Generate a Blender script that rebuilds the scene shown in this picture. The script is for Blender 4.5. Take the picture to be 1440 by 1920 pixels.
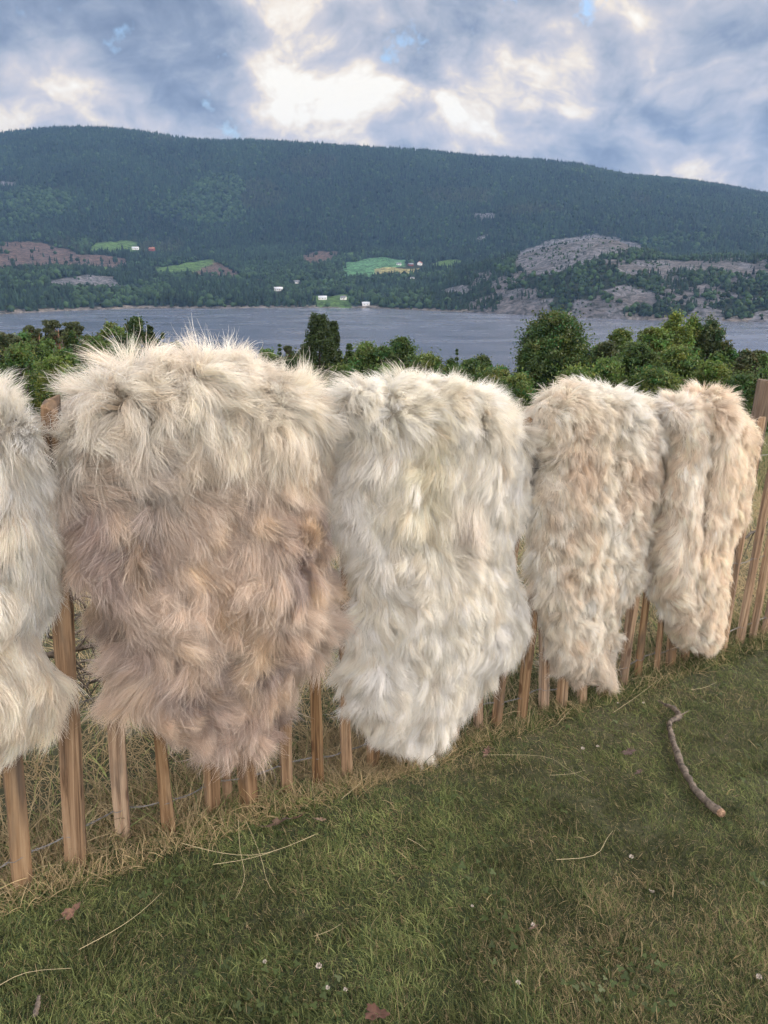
import bpy, math, random
import numpy as np
from mathutils import Vector, kdtree

sc = bpy.context.scene
for o in list(bpy.data.objects):
    bpy.data.objects.remove(o)
R = math.radians
PI = math.pi

# ------------------------------------------------------------------ camera
F = 1442.0
PITCH = math.atan(460 / F)
CP, SP = math.cos(PITCH), math.sin(PITCH)
cam = bpy.data.cameras.new('camera')
cam.sensor_fit = 'VERTICAL'
cam.sensor_height = 36
cam.lens = F / 1920 * 36
cam.clip_start = 0.05
cam.clip_end = 30000
cam_o = bpy.data.objects.new('camera', cam)
sc.collection.objects.link(cam_o)
cam_o.rotation_euler = (PI / 2 - PITCH, 0, 0)
sc.camera = cam_o

# ------------------------------------------------------------------ sky and sun
SUN_EL, SUN_AZ = R(27), R(68)
sc.view_settings.view_transform = 'Standard'
sc.view_settings.look = 'None'
sc.view_settings.exposure = 0.25
sc.view_settings.gamma = 1
sc.cycles.use_denoising = True
sc.cycles.use_adaptive_sampling = True
sc.cycles.adaptive_threshold = 0.04
sc.cycles.max_bounces = 5
sc.cycles.diffuse_bounces = 3
sc.cycles.transparent_max_bounces = 6
sc.cycles.volume_bounces = 0
sc.cycles.sample_clamp_indirect = 6
try:
    sc.cycles_curves.shape = 'RIBBONS'
except Exception:
    pass


class NT:
    """small node-tree writer"""
    def __init__(s, nt):
        s.t = nt; nt.nodes.clear()

    def n(s, typ, ins=None, **kw):
        nd = s.t.nodes.new(typ)
        for k, v in kw.items():
            setattr(nd, k, v)
        for k, v in (ins or {}).items():
            if isinstance(v, bpy.types.NodeSocket):
                s.t.links.new(v, nd.inputs[k])
            else:
                nd.inputs[k].default_value = v
        return nd

    def math(s, op, a, b=0.0, c=0.0, clamp=False):
        nd = s.n('ShaderNodeMath', {0: a, 1: b, 2: c}, operation=op)
        nd.use_clamp = clamp
        return nd.outputs[0]

    def mix(s, f, a, b, blend='MIX'):
        nd = s.t.nodes.new('ShaderNodeMix'); nd.data_type = 'RGBA'; nd.blend_type = blend
        for sock, v in ((nd.inputs[0], f), (nd.inputs[6], a), (nd.inputs[7], b)):
            if isinstance(v, bpy.types.NodeSocket):
                s.t.links.new(v, sock)
            else:
                sock.default_value = v if not isinstance(v, tuple) or len(v) == 4 else (*v, 1)
        return nd.outputs[2]

    def ramp(s, f, stops, interp='LINEAR'):
        nd = s.n('ShaderNodeValToRGB', {0: f})
        cr = nd.color_ramp; cr.interpolation = interp
        while len(cr.elements) < len(stops):
            cr.elements.new(0.5)
        for e, (p, c) in zip(cr.elements, stops):
            e.position = p; e.color = (*c, 1)
        return nd.outputs[0]

    def noise(s, vec, scale, detail=4, rough=0.5, dist=0.0):
        return s.n('ShaderNodeTexNoise', {'Vector': vec, 'Scale': scale, 'Detail': detail, 'Roughness': rough, 'Distortion': dist}).outputs[0]


def cam_ray(px, py):
    x = (px - 720) / F; y = (960 - py) / F
    return np.array([x, CP + y * SP, -SP + y * CP])


world = bpy.data.worlds.new('World')
sc.world = world
world.use_nodes = True
world.cycles.sampling_method = 'MANUAL'
world.cycles.sample_map_resolution = 256
w = NT(world.node_tree)
tc = w.n('ShaderNodeTexCoord').outputs['Generated']
sky = w.n('ShaderNodeTexSky', sky_type='NISHITA', sun_disc=False, sun_elevation=SUN_EL, sun_rotation=SUN_AZ)
sky.altitude = 100
nrm = w.n('ShaderNodeVectorMath', {0: tc}, operation='NORMALIZE').outputs[0]
sep = w.n('ShaderNodeSeparateXYZ', {0: nrm})
zc = w.math('MAXIMUM', sep.outputs[2], 0.0)
den = w.math('ADD', zc, 0.62)
proj = w.n('ShaderNodeCombineXYZ', {0: w.math('DIVIDE', sep.outputs[0], den), 1: w.math('DIVIDE', sep.outputs[1], den), 2: 3.7}).outputs[0]
warp = w.n('ShaderNodeTexNoise', {'Vector': proj, 'Scale': 2.6, 'Detail': 4, 'Roughness': 0.55}).outputs[1]
wv_ = w.n('ShaderNodeVectorMath', {0: warp, 1: (0.5, 0.5, 0.5)}, operation='SUBTRACT').outputs[0]
wv2 = w.n('ShaderNodeVectorMath', {0: wv_, 'Scale': 0.22}, operation='SCALE').outputs[0]
pw = w.n('ShaderNodeVectorMath', {0: proj, 1: wv2}, operation='ADD').outputs[0]
pw2 = w.n('ShaderNodeVectorMath', {0: pw, 1: (-0.015, 0.03, 0.0)}, operation='ADD').outputs[0]
big = w.noise(pw, 2.6, 2, 0.5, 0.0)
mid = w.noise(pw, 4.6, 8, 0.55, 0.0)
mid_s = w.noise(pw2, 4.6, 6, 0.55, 0.0)
relief = w.math('SUBTRACT', mid, mid_s)
fine = w.noise(nrm, 17.0, 5, 0.62, 0.0)


def lobe(px, py, k):
    r = cam_ray(px, py); r = r / np.linalg.norm(r)
    d = w.n('ShaderNodeVectorMath', {0: nrm, 1: tuple(r)}, operation='DOT_PRODUCT').outputs['Value']
    return w.math('POWER', w.math('MAXIMUM', d, 0.0), k)


def wsum(items):
    a = None
    for s_, g in items:
        t = w.math('MULTIPLY', s_, g)
        a = t if a is None else w.math('ADD', a, t)
    return a


# brightness field of the cloud deck: shape noise plus the places where the low sun breaks through
b = wsum([(big, 1.15), (mid, 1.25), (relief, 1.5), (fine, 0.14),
          (lobe(590, 150, 200), 0.40), (lobe(1150, 25, 260), 0.30), (lobe(20, 70, 400), 0.03), (lobe(430, 240, 700), 0.10),
          (lobe(60, 190, 700), 0.10), (lobe(700, 100, 1200), 0.14), (lobe(900, 250, 900), 0.12),
          (lobe(250, 150, 260), -0.03), (lobe(1150, 190, 200), -0.06), (lobe(60, 110, 200), 0.10), (lobe(1390, 160, 220), -0.06), (lobe(640, 50, 2000), -0.10), (lobe(450, 150, 3000), -0.12)])
b = w.math('ADD', b, -0.83)
cloud = w.ramp(b, [(0.0, (0.12, 0.16, 0.235)), (0.10, (0.17, 0.21, 0.295)), (0.28, (0.24, 0.285, 0.375)), (0.44, (0.355, 0.385, 0.455)), (0.58, (0.48, 0.48, 0.525)), (0.68, (0.60, 0.56, 0.56)), (0.78, (0.82, 0.72, 0.60)), (0.90, (0.96, 0.90, 0.79))])
hole_n = w.math('ADD', w.math('MULTIPLY', mid, -1.0), 1.0)
hole = w.math('ADD', w.math('ADD', w.math('MULTIPLY', hole_n, 1.7), w.math('MULTIPLY', fine, 1.3)), wsum([(lobe(175, 90, 1200), 0.27), (lobe(765, 85, 1600), 0.26), (lobe(430, 243, 2500), 0.22), (lobe(1185, 225, 700), -0.30), (lobe(1430, 290, 700), -0.30)]))
hole = w.n('ShaderNodeMapRange', {0: hole, 1: 1.76, 2: 1.90}).outputs[0]
# unseen sky behind and above the viewer, brightened as added fill light
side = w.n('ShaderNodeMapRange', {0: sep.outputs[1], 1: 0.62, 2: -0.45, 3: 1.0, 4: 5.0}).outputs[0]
bg_sky = w.n('ShaderNodeBackground', {'Color': sky.outputs[0], 'Strength': 0.15})
fill_warmth = w.n('ShaderNodeMapRange', {0: sep.outputs[1], 1: 0.3, 2: -0.5}).outputs[0]  # warm tint added to the unseen fill sky behind the viewer
cloud = w.mix(fill_warmth, cloud, w.mix(1.0, cloud, (1.12, 1.0, 0.86, 1), 'MULTIPLY'))
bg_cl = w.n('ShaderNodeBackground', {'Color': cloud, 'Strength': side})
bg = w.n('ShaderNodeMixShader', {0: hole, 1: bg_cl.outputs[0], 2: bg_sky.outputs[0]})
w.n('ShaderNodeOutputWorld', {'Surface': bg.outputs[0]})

sun = bpy.data.lights.new('sun', 'SUN')
sun.energy = 3.4
sun.angle = R(14)
sun.color = (1.0, 0.84, 0.66)
sun_o = bpy.data.objects.new('sun', sun)
sc.collection.objects.link(sun_o)
sd = Vector((math.sin(SUN_AZ) * math.cos(SUN_EL), math.cos(SUN_AZ) * math.cos(SUN_EL), math.sin(SUN_EL)))
sun_o.rotation_euler = sd.to_track_quat('Z', 'Y').to_euler()
SUN_DIR = np.array(sd)

# ------------------------------------------------------------------ helpers
rng = np.random.default_rng(7)
random.seed(7)


def link(o, parent=None):
    sc.collection.objects.link(o)
    if parent is not None:
        o.parent = parent
    return o


def tag(o, label=None, cat=None, group=None, kind=None):
    if label: o['label'] = label
    if cat: o['category'] = cat
    if group: o['group'] = group
    if kind: o['kind'] = kind
    return o


def empty(name, loc=(0, 0, 0)):
    o = bpy.data.objects.new(name, None)
    o.empty_display_size = 0.1
    o.location = loc
    return link(o)


def np_mesh(name, V, Fc, mat, parent=None, col=None, smooth=False, fcol=None):
    """V (n,3), Fc (m,k) -> one mesh object; col = per-vertex colour"""
    V = np.asarray(V, np.float32); Fc = np.asarray(Fc, np.int32)
    me = bpy.data.meshes.new(name)
    me.vertices.add(len(V)); me.vertices.foreach_set('co', V.ravel())
    k = Fc.shape[1]
    me.loops.add(Fc.size); me.loops.foreach_set('vertex_index', Fc.ravel())
    me.polygons.add(len(Fc))
    me.polygons.foreach_set('loop_start', np.arange(0, Fc.size, k, dtype=np.int32))
    me.polygons.foreach_set('loop_total', np.full(len(Fc), k, np.int32))
    if smooth:
        me.polygons.foreach_set('use_smooth', np.ones(len(Fc), bool))
    if col is not None:
        a = me.attributes.new('Col', 'FLOAT_COLOR', 'POINT')
        c4 = np.ones((len(V), 4), np.float32); c4[:, :3] = col
        a.data.foreach_set('color', c4.ravel())
    me.update(calc_edges=True)
    me.validate()
    if mat: me.materials.append(mat)
    o = bpy.data.objects.new(name, me)
    return link(o, parent)


def np_curves(name, pts, rad, col, mat, parent=None):
    """pts (n,k,3), rad (n,k), col (n,3): one hair object"""
    n, k = pts.shape[:2]
    cu = bpy.data.hair_curves.new(name)
    cu.add_curves([k] * n)
    cu.attributes['position'].data.foreach_set('vector', np.ascontiguousarray(pts, np.float32).ravel())
    ra = cu.attributes.get('radius') or cu.attributes.new('radius', 'FLOAT', 'POINT')
    ra.data.foreach_set('value', np.ascontiguousarray(rad, np.float32).ravel())
    a = cu.attributes.new('Col', 'FLOAT_COLOR', 'CURVE')
    c4 = np.ones((n, 4), np.float32); c4[:, :3] = col
    a.data.foreach_set('color', c4.ravel())
    cu.materials.append(mat)
    o = bpy.data.objects.new(name, cu)
    return link(o, parent)


def vnoise(p, seed=0):
    """value noise in 3-D, -1..1, p (...,3)"""
    p = np.asarray(p, np.float64)
    i = np.floor(p).astype(np.int64); f = p - i
    f = f * f * (3 - 2 * f)

    def h(a, b, c):
        x = (a * 374761393 + b * 668265263 + c * 2147483647 + seed * 1274126177) & 0xFFFFFFFF
        x = ((x ^ (x >> 13)) * 1274126177) & 0xFFFFFFFF
        x = ((x ^ (x >> 16)) * 2246822519) & 0xFFFFFFFF
        return ((x ^ (x >> 15)) & 0xFFFFFF) / 0x7FFFFF - 1.0
    r = 0
    for dx in (0, 1):
        for dy in (0, 1):
            for dz in (0, 1):
                wgt = (f[..., 0] if dx else 1 - f[..., 0]) * (f[..., 1] if dy else 1 - f[..., 1]) * (f[..., 2] if dz else 1 - f[..., 2])
                r = r + wgt * h(i[..., 0] + dx, i[..., 1] + dy, i[..., 2] + dz)
    return r


def n2(x, y, s, seed=0, oct=1):
    r = 0; a = 1; t = 0
    for k in range(oct):
        r = r + a * vnoise(np.stack([np.asarray(x) / s * 2 ** k, np.asarray(y) / s * 2 ** k, np.zeros_like(np.asarray(x, float)) + .5], -1), seed + k)
        t += a; a *= .5
    return r / t


def vec_noise(p, seed):
    return np.stack([vnoise(p, seed), vnoise(p + 31.7, seed + 11), vnoise(p - 17.3, seed + 23)], -1)


def unit(v):
    return v / np.maximum(np.linalg.norm(v, axis=-1, keepdims=True), 1e-9)


def rand_unit(n):
    return unit(rng.normal(size=(n, 3)))


# ------------------------------------------------------------------ materials
def mat_new(name):
    m = bpy.data.materials.new(name); m.use_nodes = True
    return m, NT(m.node_tree)


def leafy_mat(name, trans=0.3, rough=0.6, spec=0.2, tint=1.0, wood=False):
    """diffuse + see-through light, colour from the object's own Col attribute"""
    m, t = mat_new(name)
    c = t.n('ShaderNodeAttribute', attribute_name='Col').outputs['Color']
    p = t.n('ShaderNodeBsdfPrincipled', {'Base Color': c, 'Roughness': rough, 'Specular IOR Level': spec})
    tr = t.n('ShaderNodeBsdfTranslucent', {'Color': c})
    mx = t.n('ShaderNodeMixShader', {0: trans, 1: p.outputs[0], 2: tr.outputs[0]})
    t.n('ShaderNodeOutputMaterial', {'Surface': mx.outputs[0]})
    return m


def wool_mat():
    m, t = mat_new('wool')
    c = t.n('ShaderNodeAttribute', attribute_name='Col').outputs['Color']
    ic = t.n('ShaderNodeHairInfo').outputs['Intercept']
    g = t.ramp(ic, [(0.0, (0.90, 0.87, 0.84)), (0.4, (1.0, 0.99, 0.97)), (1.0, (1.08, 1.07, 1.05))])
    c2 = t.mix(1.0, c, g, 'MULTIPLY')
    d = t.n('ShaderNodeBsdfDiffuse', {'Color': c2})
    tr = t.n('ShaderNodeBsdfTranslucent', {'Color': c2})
    gl = t.n('ShaderNodeBsdfGlossy', {'Color': (1, 0.97, 0.93, 1), 'Roughness': 0.45})
    mx = t.n('ShaderNodeMixShader', {0: 0.42, 1: d.outputs[0], 2: tr.outputs[0]})
    m2 = t.n('ShaderNodeMixShader', {0: 0.05, 1: mx.outputs[0], 2: gl.outputs[0]})
    t.n('ShaderNodeOutputMaterial', {'Surface': m2.outputs[0]})
    return m


def pelt_mat():
    m, t = mat_new('pelt')
    c = t.n('ShaderNodeAttribute', attribute_name='Col').outputs['Color']
    co = t.n('ShaderNodeTexCoord').outputs['Object']
    nn = t.noise(co, 60, 5, 0.6)
    c2 = t.mix(1.0, c, t.ramp(nn, [(0.3, (0.6, 0.56, 0.52)), (0.7, (0.95, 0.93, 0.9))]), 'MULTIPLY')
    bp = t.n('ShaderNodeBump', {'Strength': 0.6, 'Distance': 0.01, 'Height': nn})
    p = t.n('ShaderNodeBsdfPrincipled', {'Base Color': c2, 'Roughness': 0.9, 'Specular IOR Level': 0.1, 'Normal': bp.outputs[0]})
    t.n('ShaderNodeOutputMaterial', {'Surface': p.outputs[0]})
    return m


def wood_mat(name, c1, c2, c3):
    """split chestnut: long grain along the picket, knots and grey weathering"""
    m, t = mat_new(name)
    oi = t.n('ShaderNodeObjectInfo').outputs['Random']
    co = t.n('ShaderNodeTexCoord').outputs['Object']
    off = t.n('ShaderNodeCombineXYZ', {0: t.math('MULTIPLY', oi, 9.0), 1: t.math('MULTIPLY', oi, 5.0), 2: t.math('MULTIPLY', oi, 7.0)}).outputs[0]
    v = t.n('ShaderNodeVectorMath', {0: co, 1: off}, operation='ADD').outputs[0]
    mp = t.n('ShaderNodeMapping', {'Vector': v, 'Scale': (75, 75, 2.6)}).outputs[0]
    grain = t.noise(mp, 1.0, 7, 0.62, 0.7)
    mp2 = t.n('ShaderNodeMapping', {'Vector': v, 'Scale': (18, 18, 3.0)}).outputs[0]
    blot = t.noise(mp2, 1.0, 4, 0.55, 0.5)
    col = t.ramp(grain, [(0.34, c1), (0.48, c2), (0.66, c3)])
    col = t.mix(t.n('ShaderNodeMapRange', {0: blot, 1: 0.52, 2: 0.72, 3: 0.0, 4: 0.85}).outputs[0], col, (0.11, 0.085, 0.065, 1))
    vor = t.n('ShaderNodeTexVoronoi', {'Vector': t.n('ShaderNodeMapping', {'Vector': v, 'Scale': (14, 14, 5)}).outputs[0], 'Scale': 1.0}).outputs['Distance']
    kn = t.n('ShaderNodeMapRange', {0: vor, 1: 0.10, 2: 0.16, 3: 0.75, 4: 0.0}).outputs[0]
    col = t.mix(kn, col, (0.09, 0.045, 0.025, 1))
    hv = t.n('ShaderNodeHueSaturation', {'Color': col, 'Value': t.math('MULTIPLY_ADD', oi, 0.45, 0.78), 'Saturation': t.math('MULTIPLY_ADD', oi, -0.3, 1.1)}).outputs[0]
    bp = t.n('ShaderNodeBump', {'Strength': 0.7, 'Distance': 0.003, 'Height': grain})
    p = t.n('ShaderNodeBsdfPrincipled', {'Base Color': hv, 'Roughness': 0.75, 'Specular IOR Level': 0.25, 'Normal': bp.outputs[0]})
    t.n('ShaderNodeOutputMaterial', {'Surface': p.outputs[0]})
    return m


def bark_mat(name, a, b, sc_=40):
    m, t = mat_new(name)
    co = t.n('ShaderNodeTexCoord').outputs['Object']
    nn = t.noise(co, sc_, 6, 0.65, 0.4)
    bp = t.n('ShaderNodeBump', {'Strength': 0.8, 'Distance': 0.01, 'Height': nn})
    p = t.n('ShaderNodeBsdfPrincipled', {'Base Color': t.ramp(nn, [(0.35, a), (0.65, b)]), 'Roughness': 0.85, 'Normal': bp.outputs[0]})
    t.n('ShaderNodeOutputMaterial', {'Surface': p.outputs[0]})
    return m


def plain_mat(name, col, rough=0.7, metal=0.0, var=0.25, scale=20.0):
    m, t = mat_new(name)
    co = t.n('ShaderNodeTexCoord').outputs['Object']
    nn = t.noise(co, scale, 5, 0.6)
    a = tuple(x * (1 - var) for x in col); b_ = tuple(min(1, x * (1 + var)) for x in col)
    p = t.n('ShaderNodeBsdfPrincipled', {'Base Color': t.ramp(nn, [(0.3, a), (0.7, b_)]), 'Roughness': rough, 'Metallic': metal})
    t.n('ShaderNodeOutputMaterial', {'Surface': p.outputs[0]})
    return m


WOOL = wool_mat(); PELT = pelt_mat()
PICKET = wood_mat('split_wood', (0.10, 0.058, 0.032), (0.27, 0.17, 0.095), (0.40, 0.28, 0.17))
POSTM = wood_mat('old_post_wood', (0.06, 0.042, 0.03), (0.12, 0.085, 0.06), (0.19, 0.145, 0.105))
WIRE = plain_mat('galvanised_wire', (0.22, 0.21, 0.20), 0.5, 0.5)
GRASS = leafy_mat('grass_blades', 0.35, 0.55, 0.25)
LEAF = leafy_mat('leaves', 0.42, 0.5, 0.3)
FARLEAF = leafy_mat('far_leaves', 0.12, 0.8, 0.1)
DEADLEAF = leafy_mat('dead_leaf', 0.15, 0.7, 0.2)
BARK = bark_mat('bark', (0.030, 0.024, 0.018), (0.12, 0.10, 0.08), 12)
PINEBARK = bark_mat('pine_bark', (0.10, 0.05, 0.03), (0.28, 0.15, 0.08), 12)
STICKB = bark_mat('stick_bark', (0.030, 0.023, 0.019), (0.19, 0.155, 0.125), 45)
RAWWOOD = bark_mat('broken_wood', (0.16, 0.09, 0.055), (0.42, 0.28, 0.18), 120)

# ------------------------------------------------------------------ ground of the near hillside
H = 1.5
vp = cam_ray(2738, 750); vp = vp / np.hypot(vp[0], vp[1])
UU = vp[:2]; NN = np.array([-UU[1], UU[0]]); GU, GN = vp[2], -0.06


def g_plane(px, py):
    r = cam_ray(px, py)
    return r * (-H / (r[2] - GU * (UU @ r[:2]) - GN * (NN @ r[:2])))


FA = g_plane(140, 1615); FB = g_plane(1350, 1217)
FD = (FB - FA)[:2]; FD = FD / np.linalg.norm(FD)          # along the fence
FN = np.array([-FD[1], FD[0]])                             # away from the viewer, across the fence
W0 = FA[:2] @ FN


def beyond(x, y):
    return x * FN[0] + y * FN[1] - W0


def zg0(x, y):
    x = np.asarray(x, float); y = np.asarray(y, float)
    u = x * UU[0] + y * UU[1]; n = x * NN[0] + y * NN[1]
    wv = beyond(x, y)
    fall = np.log1p(np.exp(np.clip((wv - 4.0) / 1.5, -30, 60))) * 1.5
    fall = np.where((wv - 4) / 1.5 > 50, wv - 4.0, fall)
    return -H + GU * 60 * np.tanh(u / 60) + GN * 90 * np.tanh(n / 90) - 0.15 * fall - 1.0 * np.maximum(0, (n - 420) / 100) - 0.35 * np.maximum(0, y - 170) - 0.18 * np.maximum(0, wv - 60)


def zg(x, y):
    near = np.exp(-((np.asarray(x) - 1) ** 2 + (np.asarray(y) - 3) ** 2) / 400)
    return zg0(x, y) + near * (0.016 * n2(x, y, 0.35, 5, 2) + 0.011 * n2(x, y, 0.10, 9, 2)) + (1 - near) * 0.8 * n2(x, y, 25, 4, 2)


def ground_hit(px, py):
    p = g_plane(px, py)
    return np.array([p[0], p[1], float(zg(p[0], p[1]))])


def ground_mat():
    m, t = mat_new('soil_and_thatch')
    c = t.n('ShaderNodeAttribute', attribute_name='Col').outputs['Color']
    co = t.n('ShaderNodeTexCoord').outputs['Object']
    nn = t.noise(co, 55, 8, 0.7)
    c2 = t.mix(1.0, c, t.ramp(nn, [(0.3, (0.45, 0.42, 0.4)), (0.7, (1.3, 1.3, 1.3))]), 'MULTIPLY')
    bp = t.n('ShaderNodeBump', {'Strength': 0.9, 'Distance': 0.01, 'Height': nn})
    p = t.n('ShaderNodeBsdfPrincipled', {'Base Color': c2, 'Roughness': 0.95, 'Normal': bp.outputs[0]})
    t.n('ShaderNodeOutputMaterial', {'Surface': p.outputs[0]})
    return m


def grid_faces(nv, nu):
    i = np.arange(nv - 1)[:, None] * nu + np.arange(nu - 1)[None]
    i = i.ravel()
    return np.stack([i, i + 1, i + nu + 1, i + nu], -1)


def axis(lo, hi, step, far, m):
    k = np.arange(1, m + 1) / m
    out_ = (far ** k - 1) / (far - 1) * 640 + step * np.arange(1, m + 1)
    return np.concatenate([lo - out_[::-1], np.arange(lo, hi, step), hi + out_])


gx = axis(-2.6, 5.6, 0.02, 2500.0, 62)
gy = axis(-0.3, 5.6, 0.02, 2500.0, 62)
GX, GY = np.meshgrid(gx, gy)
GZ = zg(GX, GY)
wv = beyond(GX, GY)
dry = np.clip(0.5 + 0.7 * n2(GX, GY, 0.9, 3, 2), 0, 1)
gc = np.array([0.036, 0.046, 0.018]) * (1 - dry[..., None]) + np.array([0.068, 0.066, 0.032]) * dry[..., None]
gc = np.where((wv > -0.05)[..., None], gc * 1.25 + 0.012, gc)
gc = np.where((np.hypot(GX, GY) > 14)[..., None], np.array([0.05, 0.075, 0.025]) * (1 + .4 * n2(GX, GY, 6, 8, 2))[..., None], gc)
np_mesh('ground', np.stack([GX, GY, GZ], -1).reshape(-1, 3), grid_faces(len(gy), len(gx)), ground_mat(), None, gc.reshape(-1, 3), True)['kind'] = 'structure'

# ------------------------------------------------------------------ lake
LZ = -70.0


def lake_mat():
    m, t = mat_new('lake_water')
    co = t.n('ShaderNodeTexCoord').outputs['Object']
    mp = t.n('ShaderNodeMapping', {'Vector': co, 'Scale': (0.010, 0.020, 1)}).outputs[0]
    streak = t.noise(mp, 1.0, 5, 0.6, 0.4)
    rip = t.noise(t.n('ShaderNodeMapping', {'Vector': co, 'Scale': (0.10, 0.30, 1)}).outputs[0], 1.0, 6, 0.6)
    bp = t.n('ShaderNodeBump', {'Strength': 1.0, 'Distance': 0.05, 'Height': rip})
    rg = t.n('ShaderNodeMapRange', {0: streak, 1: 0.35, 2: 0.65, 3: 0.22, 4: 0.29}).outputs[0]
    gl = t.n('ShaderNodeBsdfGlossy', {'Color': (0.86, 0.86, 0.92, 1), 'Roughness': rg, 'Normal': bp.outputs[0]})
    df = t.n('ShaderNodeBsdfDiffuse', {'Color': (0.045, 0.06, 0.09, 1)})
    fr = t.n('ShaderNodeFresnel', {'IOR': 1.333}).outputs[0]
    p = t.n('ShaderNodeMixShader', {0: fr, 1: df.outputs[0], 2: gl.outputs[0]})
    t.n('ShaderNodeOutputMaterial', {'Surface': p.outputs[0]})
    return m


V = [(-4200, 250, LZ), (4200, 250, LZ), (4200, 1900, LZ), (-4200, 1900, LZ)]
np_mesh('lake', V, [[0, 1, 2, 3]], lake_mat())['kind'] = 'structure'


# ------------------------------------------------------------------ far shore and wooded ridge
def te(px, py):
    r = cam_ray(px, py)
    return r[0] / r[1], r[2] / r[1]


def to_px(x, y, z):
    """pixel of a world point (used only to read the photo's map of fields and woods)"""
    d = y * CP - z * SP; v = y * SP + z * CP
    return 720 + F * x / d, 960 - F * v / d


def curve_of(pts):
    a = np.array([te(*p) for p in pts]); o = np.argsort(a[:, 0])
    return lambda t: np.interp(t, a[o, 0], a[o, 1])


shore_e = curve_of([(-600, 600), (-200, 592), (0, 589), (120, 583), (250, 578), (420, 578), (560, 577), (700, 578), (800, 582), (950, 589), (1100, 596), (1250, 601), (1440, 604), (1700, 607), (2300, 610)])
ridge_e = curve_of([(-900, 262), (-300, 255), (0, 253), (60, 246), (130, 243), (200, 246), (270, 251), (340, 262), (420, 267), (500, 270), (620, 276), (700, 278), (800, 285), (900, 297), (1000, 302), (1080, 310), (1180, 333), (1280, 341), (1350, 350), (1420, 364), (1600, 385), (2400, 430)])
foot_e = curve_of([(-600, 430), (0, 445), (150, 440), (300, 455), (450, 470), (600, 462), (700, 470), (820, 480), (1000, 480), (1440, 470), (2200, 470)])
pen_e = curve_of([(-600, 620), (600, 620), (760, 575), (820, 530), (900, 500), (960, 478), (1040, 456), (1110, 448), (1160, 449), (1205, 463), (1260, 478), (1330, 480), (1400, 484), (1440, 482), (1700, 470), (2400, 480)])
YR = 3100.0


def far_z(t, Y):
    ys = LZ / shore_e(t)
    yf = ys + 900
    zf = foot_e(t) * yf
    k = np.clip((Y - ys) / (yf - ys), 0, 1)
    low = LZ - 0.0 + 9 * np.clip((Y - ys) / 40, 0, 1) + (zf - LZ - 9) * (0.30 * k + 0.70 * k ** 1.6)
    zr = ridge_e(t) * YR
    k2 = np.clip((Y - yf) / (YR - yf), 0, 1)
    hill = zf + (zr - zf) * (1 - (1 - k2) ** 1.25) * 1.0
    z = np.where(Y < yf, low, hill)
    z = np.where(Y > YR, zr - (Y - YR) * 0.12, z)
    # rocky peninsula on the right
    yp = ys + 420.0
    zp = pen_e(t) * yp
    kk = np.clip((Y - ys) / 420.0, 0, 1)
    up = LZ + (zp - LZ) * np.sin(kk * PI / 2) ** 0.9
    dn = zp - (Y - yp) * 0.22
    pen = np.where(Y < yp, up, dn)
    pen = np.where(pen_e(t) > -0.048, pen, -999)
    z = np.maximum(z, pen)
    X = t * Y
    m = np.clip((Y - ys) / 250, 0, 1) * np.clip((YR + 200 - Y) / 500, 0, 1)
    z = z + m * (26 * n2(X, Y, 330, 41, 2) + 10 * n2(X, Y, 100, 47, 2))
    z = z + np.clip((Y - ys) / 30, 0, 1) * 2.5 * n2(X, Y, 28, 53, 2)
    return np.where(Y < ys, LZ - 3 - (ys - Y) * 0.05, z)


POLY = {
 'clear': [[(-60, 452), (80, 455), (150, 474), (240, 484), (243, 503), (120, 504), (-60, 506)], [(345, 498), (400, 489), (450, 513), (455, 527), (360, 516)], [(565, 482), (600, 471), (640, 470), (620, 494), (580, 498)], [(470, 524), (500, 524), (498, 534), (470, 534)]],
 'green': [[(170, 455), (240, 455), (268, 463), (258, 474), (175, 476)], [(278, 503), (350, 492), (403, 486), (395, 496), (340, 515), (282, 513)], [(585, 556), (650, 550), (668, 572), (660, 579), (590, 577)], [(140, 496), (200, 498), (225, 508), (150, 507)], [(630, 476), (668, 470), (655, 486)], [(800, 498), (840, 486), (870, 492), (850, 505), (815, 508)]],
 'field': [[(638, 512), (650, 494), (700, 482), (765, 486), (755, 497), (742, 501), (705, 520), (645, 524)]],
 'tan': [[(705, 505), (745, 502), (795, 504), (785, 514), (716, 519)]],
 'rock': [[(90, 524), (150, 519), (215, 518), (228, 535), (272, 540), (270, 547), (100, 541)], [(970, 478), (1030, 452), (1110, 441), (1165, 444), (1210, 468), (1150, 476), (1100, 494), (1040, 512), (985, 515), (965, 500)], [(1150, 503), (1190, 488), (1260, 489), (1330, 495), (1390, 492), (1440, 500), (1440, 514), (1340, 508), (1230, 510), (1160, 516)],
          [(925, 588), (945, 562), (1035, 558), (1036, 592)], [(1062, 598), (1080, 562), (1150, 572), (1175, 604)], [(1125, 545), (1165, 534), (1228, 548), (1222, 578), (1165, 575)], [(1270, 606), (1310, 568), (1355, 582), (1356, 608)], [(1395, 612), (1420, 584), (1480, 582), (1480, 612)], [(885, 402), (930, 400), (925, 412), (890, 412)], [(885, 452), (912, 436), (918, 444), (900, 456)], [(0, 340), (40, 342), (30, 350), (0, 352)], [(880, 590), (900, 583), (930, 588), (930, 592)], [(825, 545), (870, 534), (880, 548), (840, 556)], [(930, 550), (975, 538), (985, 550), (950, 562)]],
}


def in_poly(px, py, poly):
    c = np.zeros(px.shape, bool); n = len(poly); j = n - 1
    for i in range(n):
        xi, yi = poly[i]; xj, yj = poly[j]
        if yi != yj:
            c ^= ((yi > py) != (yj > py)) & (px < (xj - xi) * (py - yi) / (yj - yi) + xi)
        j = i
    return c


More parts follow.
